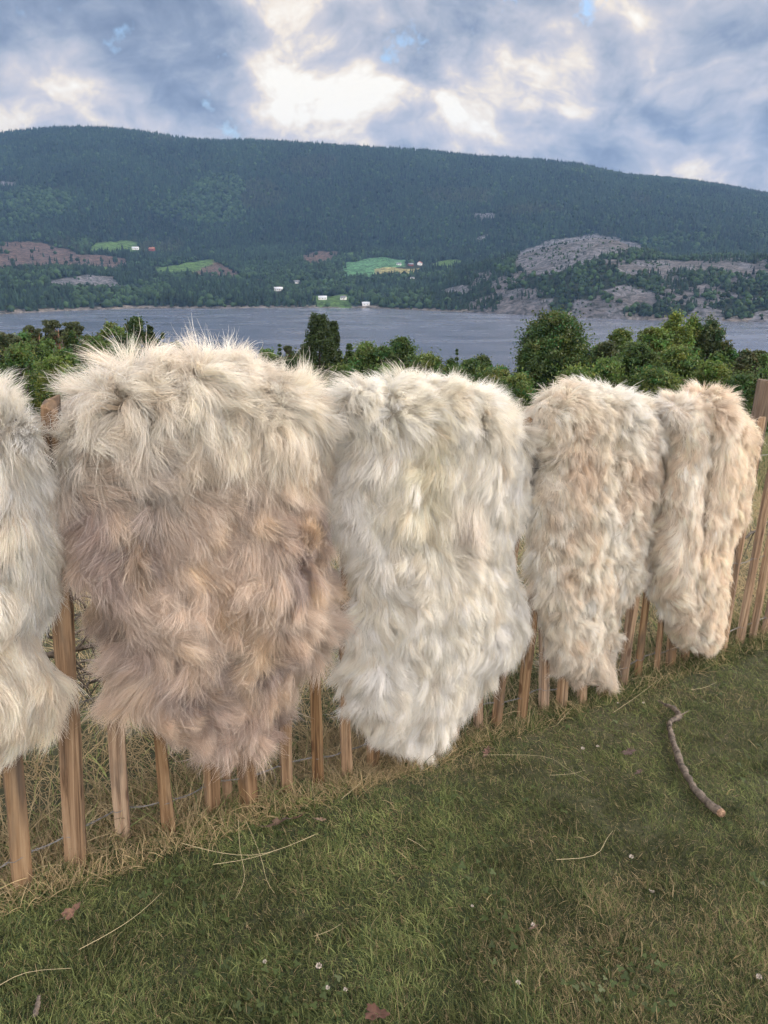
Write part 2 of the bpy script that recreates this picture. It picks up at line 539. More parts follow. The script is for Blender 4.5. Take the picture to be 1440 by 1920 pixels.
def cover(X, Y, Z):
    px, py = to_px(X, Y, Z)
    px = px + 16 * n2(X, Y, 60, 61, 3); py = py + 7 * n2(X, Y, 50, 67, 3)
    d = {}
    for k, ps in POLY.items():
        a = np.zeros(px.shape, bool)
        for p in ps:
            a |= in_poly(px, py, p)
        d[k] = a
    return d, px, py


def hills_mat():
    m, t = mat_new('hill_ground')
    c = t.n('ShaderNodeAttribute', attribute_name='Col').outputs['Color']
    co = t.n('ShaderNodeTexCoord').outputs['Object']
    nn = t.noise(co, 0.09, 9, 0.72, 0.8)
    c2 = t.mix(1.0, c, t.ramp(nn, [(0.40, (0.30, 0.34, 0.30)), (0.50, (0.85, 0.85, 0.86)), (0.62, (1.45, 1.42, 1.42))]), 'MULTIPLY')
    bp = t.n('ShaderNodeBump', {'Strength': 1.0, 'Distance': 7.0, 'Height': nn})
    p = t.n('ShaderNodeBsdfPrincipled', {'Base Color': c2, 'Roughness': 0.95, 'Specular IOR Level': 0.1, 'Normal': bp.outputs[0]})
    t.n('ShaderNodeOutputMaterial', {'Surface': p.outputs[0]})
    return m


tt = np.linspace(-1.15, 1.15, 620)
yy = np.concatenate([np.linspace(960, 1600, 240), np.linspace(1604, 3100, 200), np.linspace(3130, 4200, 20)])
TT, YY = np.meshgrid(tt, yy)
ZZ = far_z(TT, YY); XX = TT * YY
cov, _, _ = cover(XX, YY, ZZ)
fc = np.broadcast_to(np.array([0.028, 0.036, 0.020]), ZZ.shape + (3,)).copy()
ys_ = LZ / shore_e(TT)
fc[(YY > ys_ - 4) & (YY < ys_ + 14)] = (0.20, 0.18, 0.16)
for k, c in {'clear': (0.115, 0.082, 0.068), 'green': (0.085, 0.15, 0.045), 'field': (0.09, 0.20, 0.10), 'tan': (0.28, 0.26, 0.12), 'rock': (0.15, 0.15, 0.16)}.items():
    fc[cov[k]] = c
rk_ = (n2(XX, YY, 55, 93, 3) > 0.10) & (YY < 1750) & (cover(XX, YY, ZZ)[1] > 880)
fc[rk_] = (0.125, 0.12, 0.122)
np_mesh('hills', np.stack([XX, YY, ZZ], -1).reshape(-1, 3), grid_faces(*ZZ.shape), hills_mat(), None, fc.reshape(-1, 3), True)['kind'] = 'structure'


# low-detail trees of the far woods, baked into one mesh
def cone_tree():
    v = []; f = []
    for (z0, z1, r, a0) in ((0.06, 0.62, 0.25, 0), (0.38, 1.0, 0.17, 0.5)):
        b0 = len(v); n = 6
        for i in range(n):
            a = (i + a0) / n * 2 * PI; rr = r * (1 if i % 2 else 0.72)
            v.append((rr * math.cos(a), rr * math.sin(a), z0 + (0.03 if i % 2 else 0)))
        v.append((0, 0, z1))
        for i in range(n):
            f.append((b0 + i, b0 + (i + 1) % n, b0 + n))
    return np.array(v), np.array(f)


def blob_tree():
    v = []; f = []
    rows = [(0.12, 0.20), (0.42, 0.40), (0.74, 0.30)]; n = 6
    for k, (z, r) in enumerate(rows):
        for i in range(n):
            a = (i + 0.5 * k) / n * 2 * PI; rr = r * (1.15 if (i * 2 + k) % 3 else 0.75)
            v.append((rr * math.cos(a), rr * math.sin(a), z + (0.06 if i % 2 else -0.04)))
    v.append((0.05, 0, 1.0))
    for k in range(2):
        for i in range(n):
            a, b_, c, d = k * n + i, k * n + (i + 1) % n, (k + 1) * n + i, (k + 1) * n + (i + 1) % n
            f += [(a, b_, c), (b_, d, c)]
    for i in range(n):
        f.append((2 * n + i, 2 * n + (i + 1) % n, 3 * n))
    return np.array(v), np.array(f)


def bake(proto, P, h, wd, rot, col):
    v, f = proto
    n, k = len(P), len(v)
    c, s = np.cos(rot)[:, None], np.sin(rot)[:, None]
    jit = 1 + 0.18 * rng.normal(size=(n, k))
    x = v[None, :, 0] * wd[:, None] * jit; y = v[None, :, 1] * wd[:, None] * jit
    Vv = np.stack([x * c - y * s, x * s + y * c, v[None, :, 2] * h[:, None]], -1) + P[:, None]
    Ff = f[None] + (np.arange(n) * k)[:, None, None]
    Cc = np.repeat(col[:, None], k, 1)
    return Vv.reshape(-1, 3), Ff.reshape(-1, 3), Cc.reshape(-1, 3)


HOUSES_PX = [(254, 468), (285, 470), (787, 497), (770, 498), (748, 497), (522, 545), (556, 531), (605, 562), (644, 562), (686, 572), (773, 524)]
NTREE = 150000
t_ = rng.uniform(-0.72, 0.72, NTREE)
Y_ = np.sqrt(rng.uniform(1040 ** 2, 3180 ** 2, NTREE))
X_ = t_ * Y_; Z_ = far_z(t_, Y_)
cv, px_, py_ = cover(X_, Y_, Z_)
ok = Y_ > LZ / shore_e(t_) + 5
bare = cv['green'] | cv['field'] | cv['tan']
ok &= ~(bare & (rng.random(NTREE) > 0.004))
ok &= ~(cv['clear'] & (rng.random(NTREE) > 0.03))
ok &= ~(cv['rock'] & (rng.random(NTREE) > 0.24 + 1.2 * n2(X_, Y_, 45, 91, 3)))
tongue = n2(X_, Y_, 55, 93, 3)
pen_zone = (px_ > 880) & (Y_ < 1750)
rocky = pen_zone & (tongue > 0.12)
ok &= ~(rocky & (rng.random(NTREE) > 0.35))
rpx, rpy = to_px(X_, Y_, Z_)
for hx, hy in HOUSES_PX:
    ok &= ~((np.abs(rpx - hx) < 11) & (rpy > hy - 2) & (rpy < hy + 9))
X_, Y_, Z_, t_, px_, py_ = (a[ok] for a in (X_, Y_, Z_, t_, px_, py_))
rk = cv['rock'][ok]
lowland = np.clip((LZ / shore_e(t_) + 900 - Y_) / 500, 0, 1)
bl = rng.random(len(X_)) < (0.10 + 0.55 * lowland * (n2(X_, Y_, 150, 71, 2) > -0.1) + 0.7 * ((n2(X_, Y_, 260, 73, 2) > 0.42)))
hh = (rng.uniform(7, 17, len(X_)) + 6 * rng.random(len(X_)) ** 4) * np.where(rk, 0.5, 1) * np.where((Y_ < 1800) & (px_ > 850), 0.72, 1.0)
hv_ = 1 + 0.75 * n2(X_, Y_, 160, 75, 4) + 0.40 * rng.normal(size=len(X_)); hv_ = np.clip(hv_, 0.3, 2.4)[:, None]
con = np.array([0.016, 0.030, 0.017]) * hv_
brd = np.array([0.027, 0.050, 0.021]) * hv_
browny = (n2(X_, Y_, 200, 77, 2) > 0.35) & (Y_ > 2000)
con = np.where(browny[:, None], con * np.array([1.5, 1.05, 1.0]), con)
PP = np.stack([X_, Y_, Z_ - 0.5], -1)
r_ = rng.uniform(0, 6.28, len(X_))
a = bake(cone_tree(), PP[~bl], hh[~bl], hh[~bl] * 0.95, r_[~bl], con[~bl])
b_ = bake(blob_tree(), PP[bl], hh[bl] * 0.72, hh[bl] * 0.85, r_[bl], brd[bl])
Vf = np.concatenate([a[0], b_[0]]); Ff = np.concatenate([a[1], b_[1] + len(a[0])]); Cf = np.concatenate([a[2], b_[2]])
tag(np_mesh('forest', Vf, Ff, FARLEAF, None, Cf), 'dark spruce and birch forest covering the ridge across the lake', 'forest', kind='stuff')

# ------------------------------------------------------------------ houses on the far shore
M_WHITE = plain_mat('white_boards', (0.72, 0.72, 0.70), 0.6, var=0.06, scale=1.0)
M_RED = plain_mat('red_boards', (0.20, 0.045, 0.035), 0.7, var=0.1, scale=1.0)
M_GREYROOF = plain_mat('grey_roof', (0.16, 0.17, 0.19), 0.7, var=0.15, scale=1.0)
M_PALEROOF = plain_mat('pale_metal_roof', (0.55, 0.57, 0.60), 0.5, var=0.1, scale=1.0)
M_TILE = plain_mat('brown_tile_roof', (0.30, 0.13, 0.09), 0.8, var=0.2, scale=1.0)
M_WIN = plain_mat('window_glass', (0.03, 0.04, 0.05), 0.1, var=0.1, scale=1.0)


def box_vf(x0, x1, y0, y1, z0, z1):
    v = [(x0, y0, z0), (x1, y0, z0), (x1, y1, z0), (x0, y1, z0), (x0, y0, z1), (x1, y0, z1), (x1, y1, z1), (x0, y1, z1)]
    f = [(0, 3, 2, 1), (4, 5, 6, 7), (0, 1, 5, 4), (1, 2, 6, 5), (2, 3, 7, 6), (3, 0, 4, 7)]
    return v, f


def box(name, dims, mat, parent):
    v, f = box_vf(*dims)
    return np_mesh(name, v, f, mat, parent)


def house(px, py, wd, hgt, dp, rot, wall, roof, label, nwin=3, kind='house'):
    r = cam_ray(px, py); e = r[2] / r[1]; t = r[0] / r[1]
    ys = np.linspace(1000, 3000, 4001); z = far_z(np.full(ys.shape, t), ys)
    hit = np.nonzero((z >= e * ys) & (ys > LZ / shore_e(t) + 8))[0]
    Y = ys[hit[0]] if len(hit) else 1500
    root = empty('farm_house' if kind == 'house' else kind, (t * Y, Y, float(far_z(np.array([t]), np.array([Y]))[0]) - 1.0))
    root.rotation_euler = (0, 0, rot)
    tag(root, label, 'house' if kind == 'house' else 'barn', 'houses on the far shore')
    a, d, h = wd / 2, dp / 2, hgt + 1.0
    g = h + dp * 0.34
    v = [(-a, -d, 0), (a, -d, 0), (a, d, 0), (-a, d, 0), (-a, -d, h), (a, -d, h), (a, d, h), (-a, d, h), (-a, 0, g), (a, 0, g)]
    f4 = [(0, 3, 2, 1), (0, 1, 5, 4), (2, 3, 7, 6)]
    me = bpy.data.meshes.new('wall'); me.from_pydata(v, [], f4 + [(1, 2, 6, 9, 5), (3, 0, 4, 8, 7)]); me.materials.append(wall)
    link(bpy.data.objects.new('wall', me), root)
    e_ = 0.6; th = 0.35
    rv = []
    for zz in (0.05, 0.05 + th):
        rv += [(-a - e_, -d - e_, h - e_ * .68 + zz), (a + e_, -d - e_, h - e_ * .68 + zz), (a + e_, 0, g + zz), (-a - e_, 0, g + zz), (a + e_, d + e_, h - e_ * .68 + zz), (-a - e_, d + e_, h - e_ * .68 + zz)]
    rf = [(0, 3, 2, 1), (3, 5, 4, 2), (6, 7, 8, 9), (9, 8, 10, 11), (0, 1, 7, 6), (5, 11, 10, 4), (0, 6, 9, 3), (3, 9, 11, 5), (1, 2, 8, 7), (2, 4, 10, 8)]
    ro = np_mesh('roof', rv, rf, roof, root)
    if kind == 'house':
        box('chimney', (wd * .1, wd * .1 + 1, 0.3, 1.3, g - 0.8, g + 1.5), M_TILE, ro)
    for i in range(nwin):
        x = -a + wd * (i + .5) / nwin
        box('window', (x - .6, x + .6, -d - .05, -d + .02, h - 2.3, h - .9), M_WIN, root)
    if kind == 'house':
        box('door', (a * .1, a * .1 + 1.0, -d - .06, -d + .02, 1.0, 3.1), M_RED, root)


house(254, 468, 17, 4, 9, 0.1, M_WHITE, M_PALEROOF, 'long pale-roofed white house at the edge of the upper green field', 4)
house(285, 470, 15, 5, 10, -0.2, M_RED, M_TILE, 'dark red house with reddish roof beside the upper green field', 3)
house(787, 497, 10, 5, 10, 1.2, M_WHITE, M_TILE, 'white house with brown tiled gable roof beside the blue-green field', 3)
house(770, 498, 12, 3, 8, 0.3, M_RED, M_GREYROOF, 'low dark farm building next to the white gabled house', 2, 'barn')
house(748, 497, 11, 3, 7, -0.1, M_WHITE, M_GREYROOF, 'small grey-roofed barn on the blue-green field', 2, 'barn')
house(522, 545, 17, 4, 9, 0.2, M_WHITE, M_PALEROOF, 'long white house among the shore trees, up from the water', 4)
house(556, 531, 12, 3, 8, 0.1, M_WHITE, M_GREYROOF, 'small white house half hidden in trees above the shore', 2)
house(605, 562, 15, 4, 8, 0.0, M_WHITE, M_PALEROOF, 'white shed with metal roof on the small shore lawn', 3, 'barn')
house(644, 562, 10, 4, 8, -0.3, M_WHITE, M_GREYROOF, 'white house at the edge of the small shore lawn', 2)
house(686, 572, 13, 3, 7, 0.1, M_WHITE, M_PALEROOF, 'low white boathouse right by the waterline', 2, 'boathouse')
house(773, 524, 8, 3, 6, 0.4, M_WHITE, M_GREYROOF, 'tiny white cabin in trees below the tan field', 1, 'cabin')


# ------------------------------------------------------------------ trees of the near slope
def tube_vf(path, radii, n=6):
    path = np.asarray(path, float); radii = np.asarray(radii, float)
    tan = np.gradient(path, axis=0); tan = unit(tan)
    ref = np.array([0.31, 0.95, 0.02]) if abs(tan[0] @ np.array([0, 0, 1.])) > .5 else np.array([0, 0, 1.])
    sx = unit(np.cross(tan, ref)); sy = np.cross(tan, sx)
    a = np.arange(n) / n * 2 * PI
    V = path[:, None] + radii[:, None, None] * (np.cos(a)[None, :, None] * sx[:, None] + np.sin(a)[None, :, None] * sy[:, None])
    k = len(path)
    i = np.arange(k - 1)[:, None] * n + np.arange(n)[None]; j = np.arange(k - 1)[:, None] * n + (np.arange(n)[None] + 1) % n
    Fc = np.stack([i, j, j + n, i + n], -1).reshape(-1, 4)
    V = V.reshape(-1, 3)
    caps = []
    for base, c in ((0, path[0]), ((k - 1) * n, path[-1])):
        ci = len(V); V = np.vstack([V, c])
        for q_ in range(n):
            caps.append((base + q_, base + (q_ + 1) % n, ci, ci))
    return V, Fc, np.array(caps)


def tubes_mesh(name, tubes, mat, parent=None, smooth=True):
    Vs = []; Fs = []; o = 0
    for p, r, n in tubes:
        v, f, c = tube_vf(p, r, n)
        tri = [tuple(x[:3]) for x in c]
        Vs.append(v); Fs += [tuple(int(i) + o for i in x) for x in f] + [tuple(int(i) + o for i in x) for x in tri]
        o += len(v)
    me = bpy.data.meshes.new(name)
    me.from_pydata(np.vstack(Vs).tolist(), [], Fs)
    if smooth:
        me.polygons.foreach_set('use_smooth', np.ones(len(Fs), bool))
    me.materials.append(mat)
    return link(bpy.data.objects.new(name, me), parent)


def leaves_mesh(name, C, size, col, parent, elong=1.6, up=0.3):
    n = len(C)
    nrm_ = unit(rand_unit(n) + np.array([0, 0, up]))
    a = unit(np.cross(nrm_, rand_unit(n))); b_ = np.cross(nrm_, a)
    s = size[:, None]
    V = np.stack([C + a * s * elong * .5, C + b_ * s * .5, C - a * s * elong * .5, C - b_ * s * .5], 1).reshape(-1, 3)
    Fc = np.arange(4 * n).reshape(-1, 4)
    return np_mesh(name, V, Fc, LEAF, parent, np.repeat(col, 4, 0))


def tree(px, py_top, dist, width_px, kind, label, green=(0.05, 0.09, 0.03), py_base=None, group='trees on the slope below the fence', name=None, dens=1.0):
    """tree whose top is seen at (px, py_top) at the given distance, standing on the slope"""
    r = cam_ray(px, py_top)
    x, y, zt = r / r[1] * dist
    zb = float(zg(x, y))
    h = zt - zb
    wd = width_px / F * dist * 1.05
    root = empty(name or {'round': 'broadleaf_tree', 'cone': 'juniper_tree', 'spruce': 'spruce_tree', 'pine': 'pine_tree', 'birch': 'birch_tree', 'bush': 'shrub'}[kind], (x, y, zb))
    tag(root, label, 'shrub' if kind == 'bush' else 'tree', group)
    green = np.array(green)
    lean = rng.normal(size=2) * 0.03 * h
    tk = np.linspace(0, 1, 7)
    tp = np.stack([lean[0] * tk ** 2, lean[1] * tk ** 2, h * 0.93 * tk], -1)
    tr = 0.022 * h * (1 - 0.9 * tk) + 0.01
    tubes = [(tp, tr, 7)]
    leaf = 0.0015 * dist + 0.018
    if kind in ('round', 'bush', 'birch'):
        z0 = {'round': 0.18, 'bush': 0.05, 'birch': 0.12}[kind]
        nc = int({'round': 260, 'bush': 130, 'birch': 230}[kind] * dens)
        u = rng.random(nc)
        ang = rng.uniform(0, 2 * PI, nc)
        hz = z0 + (1 - z0) * u
        s_ = (hz - z0) / (1 - z0)
        env = {'round': np.sqrt(np.clip(1 - (2 * (s_ - 0.45)) ** 2 * .82, 0.02, 1)), 'bush': np.sqrt(np.clip(1 - (1.2 * s_ - .25) ** 2, .05, 1)), 'birch': np.clip(np.sin(PI * np.clip(s_, .02, .99) ** 0.95) ** .55, .22, 1)}[kind]
        env = env * (0.80 + 0.42 * vnoise(np.stack([np.cos(ang) * 1.6, np.sin(ang) * 1.6, hz * 4 + px], -1), int(px)))
        rr = wd / 2 * env * rng.random(nc) ** 0.38
        cx = np.stack([rr * np.cos(ang), rr * np.sin(ang), hz * h * 0.97], -1)
        cr = wd * rng.uniform(0.035, 0.10, nc) * {'round': 1, 'bush': 1.25, 'birch': 1.0}[kind]
        per = int({'round': 115, 'bush': 95, 'birch': 105}[kind])
        idx = np.repeat(np.arange(nc), per)
        d_ = np.where((rng.random(len(idx)) < .55)[:, None], rand_unit(len(idx)) * (rng.random(len(idx)) ** 0.45)[:, None], rng.normal(size=(len(idx), 3)) * .85)
        flat = np.array([1.15, 1.15, 0.75]) if kind != 'birch' else np.array([.8, .8, 1.35])
        C = cx[idx] + d_ * cr[idx][:, None] * flat
        cc = np.clip(1 + 0.22 * rng.normal(size=nc), .55, 1.6)[idx][:, None] * np.clip(1 + .2 * rng.normal(size=len(idx)), .5, 1.6)[:, None]
        hue = np.stack([1 + .18 * rng.normal(size=nc), np.ones(nc), 1 + .1 * rng.normal(size=nc)], -1)[idx]
        col = green * cc * hue
        leaves_mesh('crown', C, leaf * rng.uniform(.7, 1.5, len(C)), col, root)
        for i in rng.choice(nc, min(14, nc), replace=False):
            e = cx[i]; k0 = np.clip(e[2] / h * 0.55, .1, .8)
            p0 = np.array([lean[0] * k0 ** 2, lean[1] * k0 ** 2, h * .93 * k0])
            q_ = np.linspace(0, 1, 4)[:, None]
            tubes.append((p0 + (e - p0) * q_ + np.array([0, 0, -.06 * h]) * (q_ * (1 - q_)) * 2, 0.008 * h * (1 - .8 * q_[:, 0]), 5))
    elif kind == 'cone':
        nb = int(520 * dens)
        s_ = rng.random(nb) ** 1.1
        ang = rng.uniform(0, 2 * PI, nb)
        env = np.clip((1 - s_) ** 0.62 * (0.35 + 1.1 * np.clip(s_ * 2.2, 0, .6)), 0.05, 1)
        rr = wd / 2 * env * rng.random(nb) ** .3
        cx = np.stack([rr * np.cos(ang), rr * np.sin(ang), (0.03 + 0.93 * s_) * h], -1)
        per = 60
        idx = np.repeat(np.arange(nb), per)
        k_ = rng.random(len(idx))
        out = np.stack([np.cos(ang), np.sin(ang), np.full(nb, 1.9)], -1)[idx]
        C = cx[idx] + out * (k_ * 0.085 * wd)[:, None] + rng.normal(size=(len(idx), 3)) * 0.022 * wd
        col = green * np.clip(1 + .22 * rng.normal(size=nb), .5, 1.7)[idx][:, None]
        leaves_mesh('crown', C, leaf * .8 * rng.uniform(.7, 1.4, len(C)), col, root, 2.2)
    elif kind == 'spruce':
        nw = 30; Cs = []; cl = []
        for k in range(nw):
            s_ = (k + rng.random()) / nw; z = h * (.1 + .88 * s_); rad = wd / 2 * (1 - s_) ** .9 + .04 * wd
            for bnum in range(8):
                a = rng.uniform(0, 2 * PI); L = rad * rng.uniform(.65, 1.15)
                m_ = 26; q_ = rng.random(m_) ** .7
                p = np.stack([np.cos(a) * L * q_, np.sin(a) * L * q_, z - .38 * L * q_ + .22 * L * q_ ** 2], -1)
                p += rng.normal(size=(m_, 3)) * np.array([.05, .05, .035]) * wd * .8
                Cs.append(p); cl.append(np.full(m_, max(.5, 1 + .2 * rng.normal())))
        C = np.vstack(Cs); cl = np.concatenate(cl)
        leaves_mesh('crown', C, leaf * rng.uniform(.7, 1.3, len(C)), green * cl[:, None], root, 2.0)
    elif kind == 'pine':
        nc = int(170 * dens); s_ = rng.random(nc)
        ang = rng.uniform(0, 2 * PI, nc)
        rr = wd * .64 * (0.25 + .75 * (1 - s_) ** .6) * rng.random(nc) ** .4
        cx = np.stack([rr * np.cos(ang), rr * np.sin(ang), h * (.22 + .76 * s_)], -1)
        per = 110; idx = np.repeat(np.arange(nc), per)
        C = cx[idx] + rand_unit(len(idx)) * (rng.random(len(idx)) ** .5)[:, None] * (wd * rng.uniform(.06, .15, nc))[idx][:, None] * np.array([1.2, 1.2, .6])
        col = green * np.clip(1 + .2 * rng.normal(size=nc), .6, 1.6)[idx][:, None]
        leaves_mesh('crown', C, leaf * .9 * rng.uniform(.7, 1.3, len(C)), col, root, 2.4)
        for i in range(nc):
            e = cx[i]; k0 = np.clip(e[2] / h - .05, .1, .97)
            p0 = np.array([lean[0] * k0 ** 2, lean[1] * k0 ** 2, h * .93 * k0]); q_ = np.linspace(0, 1, 3)[:, None]
            tubes.append((p0 + (e - p0) * q_, 0.003 * h * (1 - .8 * q_[:, 0]), 4))
    tubes_mesh('trunk', tubes, PINEBARK if kind == 'pine' else BARK, root)
    return root


PG = (0.085, 0.105, 0.050); DG = (0.070, 0.115, 0.036); MG = (0.105, 0.160, 0.045); YG = (0.125, 0.180, 0.045); JG = (0.055, 0.085, 0.032)
TREES = [
 (36, 640, 56, 74, 'round', 'dull green leafy tree in front of the low left pine', MG),
 (84, 640, 58, 70, 'round', 'dark leafy tree filling the gap under the tallest pine', DG),
 (120, 652, 54, 80, 'round', 'mid green leafy tree at the foot of the broad pine', MG),
 (232, 622, 62, 60, 'round', 'dark leafy tree between the two tall broadleaf crowns', DG),
 (575, 640, 66, 50, 'round', 'small dark leafy tree touching the larger twin pointed tree', DG),
 (716, 655, 60, 60, 'round', 'olive leafy tree between bright green tree and dark round one', MG),
 (905, 668, 62, 60, 'round', 'dark leafy tree left of the big oak, above the low shrubs', DG),
 (58, 603, 70, 50, 'pine', 'bushy pine with pale greenish-brown needles, leftmost of the three pines', PG),
 (97, 594, 72, 54, 'pine', 'tallest of the three pines, middle one of the trio by the lake edge', PG),
 (133, 598, 68, 62, 'pine', 'broad pine with the fullest crown, rightmost of the three pines', PG),
 (18, 622, 60, 56, 'pine', 'low pine at the left edge of the view beside three taller pines', PG),
 (206, 600, 66, 62, 'round', 'bright green broadleaf tree just right of the pines', MG),
 (252, 590, 70, 62, 'round', 'tall dark green broadleaf tree behind the top left of the brown sheepskin', DG),
 (280, 603, 74, 34, 'cone', 'slim pointed tree beside the tall broadleaf behind the brown sheepskin', JG),
 (304, 618, 72, 22, 'spruce', 'small spruce tip left of the brown sheepskin crest', DG),
 (176, 630, 58, 62, 'round', 'mid green leafy tree below and right of the pines', MG),
 (330, 640, 64, 60, 'bush', 'low green shrub hidden behind the brown sheepskin crest', DG),
 (468, 648, 80, 22, 'spruce', 'small spruce peeking over the right shoulder of the brown sheepskin', DG),
 (497, 652, 70, 70, 'bush', 'light green shrub over the right shoulder of the brown sheepskin', MG),
 (524, 638, 84, 20, 'spruce', 'thin dark spruce left of the twin pointed trees', DG),
 (541, 645, 84, 30, 'pine', 'little round topped pine left of the twin pointed trees', PG),
 (598, 594, 60, 100, 'cone', 'larger of the twin pointed trees, broad at its base', JG),
 (625, 600, 62, 46, 'cone', 'narrower of the twin pointed trees, right-hand slim one', JG),
 (655, 640, 66, 40, 'spruce', 'dark spruce just right of the twin pointed trees', DG),
 (690, 642, 58, 86, 'round', 'bright green leafy tree between spruce and round dark tree', MG),
 (752, 630, 64, 74, 'round', 'dark round headed tree above the cream sheepskin', DG),
 (800, 664, 52, 96, 'round', 'spreading mid green tree right of the dark round one', MG),
 (857, 653, 90, 15, 'spruce', 'tiny lone spruce spire against the lake', DG),
 (880, 674, 54, 80, 'round', 'low leafy tree beneath the lone spruce spire', DG),
 (930, 690, 48, 96, 'bush', 'low green shrub left of the big oak', MG),
 (1046, 586, 58, 158, 'round', 'big round oak-like tree, largest crown over the gap between sheepskins', DG),
 (1010, 640, 56, 92, 'round', 'dark leafy tree low against the left side of the big round crown', DG),
 (1160, 615, 60, 92, 'round', 'smaller airy tree directly right of the big round crown', MG),
 (1228, 612, 54, 92, 'round', 'bright green willow-like tree in the right hand clump', YG),
 (1268, 588, 56, 84, 'birch', 'bright green birch with the highest tip in the right hand clump', YG),
 (1301, 592, 58, 58, 'birch', 'slender pointed birch second highest in the right hand clump', MG),
 (1334, 604, 58, 88, 'birch', 'grey-green drooping birch at the right end of the clump', (0.07, 0.10, 0.045)),
 (1195, 640, 50, 90, 'round', 'deep green tree low in the middle of the right hand clump', DG),
 (1275, 650, 48, 110, 'round', 'wide leafy tree at the foot of the birches', MG),
 (1388, 668, 60, 60, 'round', 'low dark tree right of the drooping birch', DG),
 (1424, 658, 66, 60, 'pine', 'small pine with flat open crown near the fence post', PG),
]
for T in TREES:
    tree(*T, dens=(2.0 if T[3] > 120 else 1.0))
FILL = [(-60, 650, 50, 120, 'left of the frame edge'), (30, 652, 46, 110, 'under the low left pine'), (100, 668, 44, 100, 'under the three pines'), (150, 690, 40, 100, 'beside the cream skin top'), (235, 650, 48, 110, 'below the tall broadleaf tree'), (420, 690, 50, 130, 'behind the brown sheepskin'), (560, 668, 48, 90, 'at the left foot of the twin trees'), (640, 684, 44, 100, 'at the right foot of the twin trees'), (725, 680, 44, 110, 'below the dark round tree'), (850, 692, 42, 110, 'behind the cream sheepskin crest'), (970, 700, 40, 100, 'at the left foot of the big round tree'), (1080, 690, 42, 120, 'at the foot of the big round tree'), (1140, 672, 46, 100, 'between big round tree and birches'), (1230, 688, 42, 120, 'under the willow-like tree'), (1335, 680, 44, 100, 'under the drooping birch'), (1400, 700, 40, 100, 'below the small open pine'), (1470, 680, 44, 110, 'beyond the fence post')]
for i, (px, py, d, wd, where) in enumerate(FILL):
    tree(px, py, d, wd, 'bush', 'leafy green shrub ' + where, (DG, MG, YG)[(i * 7) % 3] if i % 4 else MG, group='shrubs on the slope below the fence')


band_x = [-60, 0, 150, 200, 300, 450, 560, 640, 700, 760, 830, 900, 960, 1000, 1130, 1370, 1440, 1520]
band_y = [628, 622, 624, 616, 634, 664, 668, 666, 655, 652, 676, 686, 700, 652, 640, 652, 672, 672]
for px in np.arange(-60, 1520, 31):
    if 120 < px < 190 or px > 1385 or px < 0: pass
    if 320 < px < 455: continue
    p_ = float(px + rng.uniform(-10, 10))
    where = 'left of the brown sheepskin' if p_ < 330 else ('between brown sheepskin and big round tree' if p_ < 960 else ('around the big round tree' if p_ < 1130 else 'at the foot of the birches'))
    tree(p_, float(np.interp(p_, band_x, band_y) + rng.uniform(-9, 12)), float(rng.uniform(52, 80)), float(rng.uniform(44, 84)), 'round' if rng.random() < .75 else 'birch',
         'leafy tree in the low green belt ' + where, (DG, MG, DG, PG)[rng.integers(4)], group='low belt of leafy trees ' + where, dens=.6)


# ------------------------------------------------------------------ fence
def fence_hit(px, py, off=0.0):
    """point of the upright fence plane (moved off metres towards the viewer) seen at a pixel"""
    r = cam_ray(px, py)
    return r * ((W0 - off) / (r[:2] @ FN))


fence = empty('picket_fence', (FA[0], FA[1], float(zg(FA[0], FA[1]))))
tag(fence, 'split wood picket fence wired together, running along the lawn under the sheepskins', 'fence')
F_INV = -np.array(fence.location)


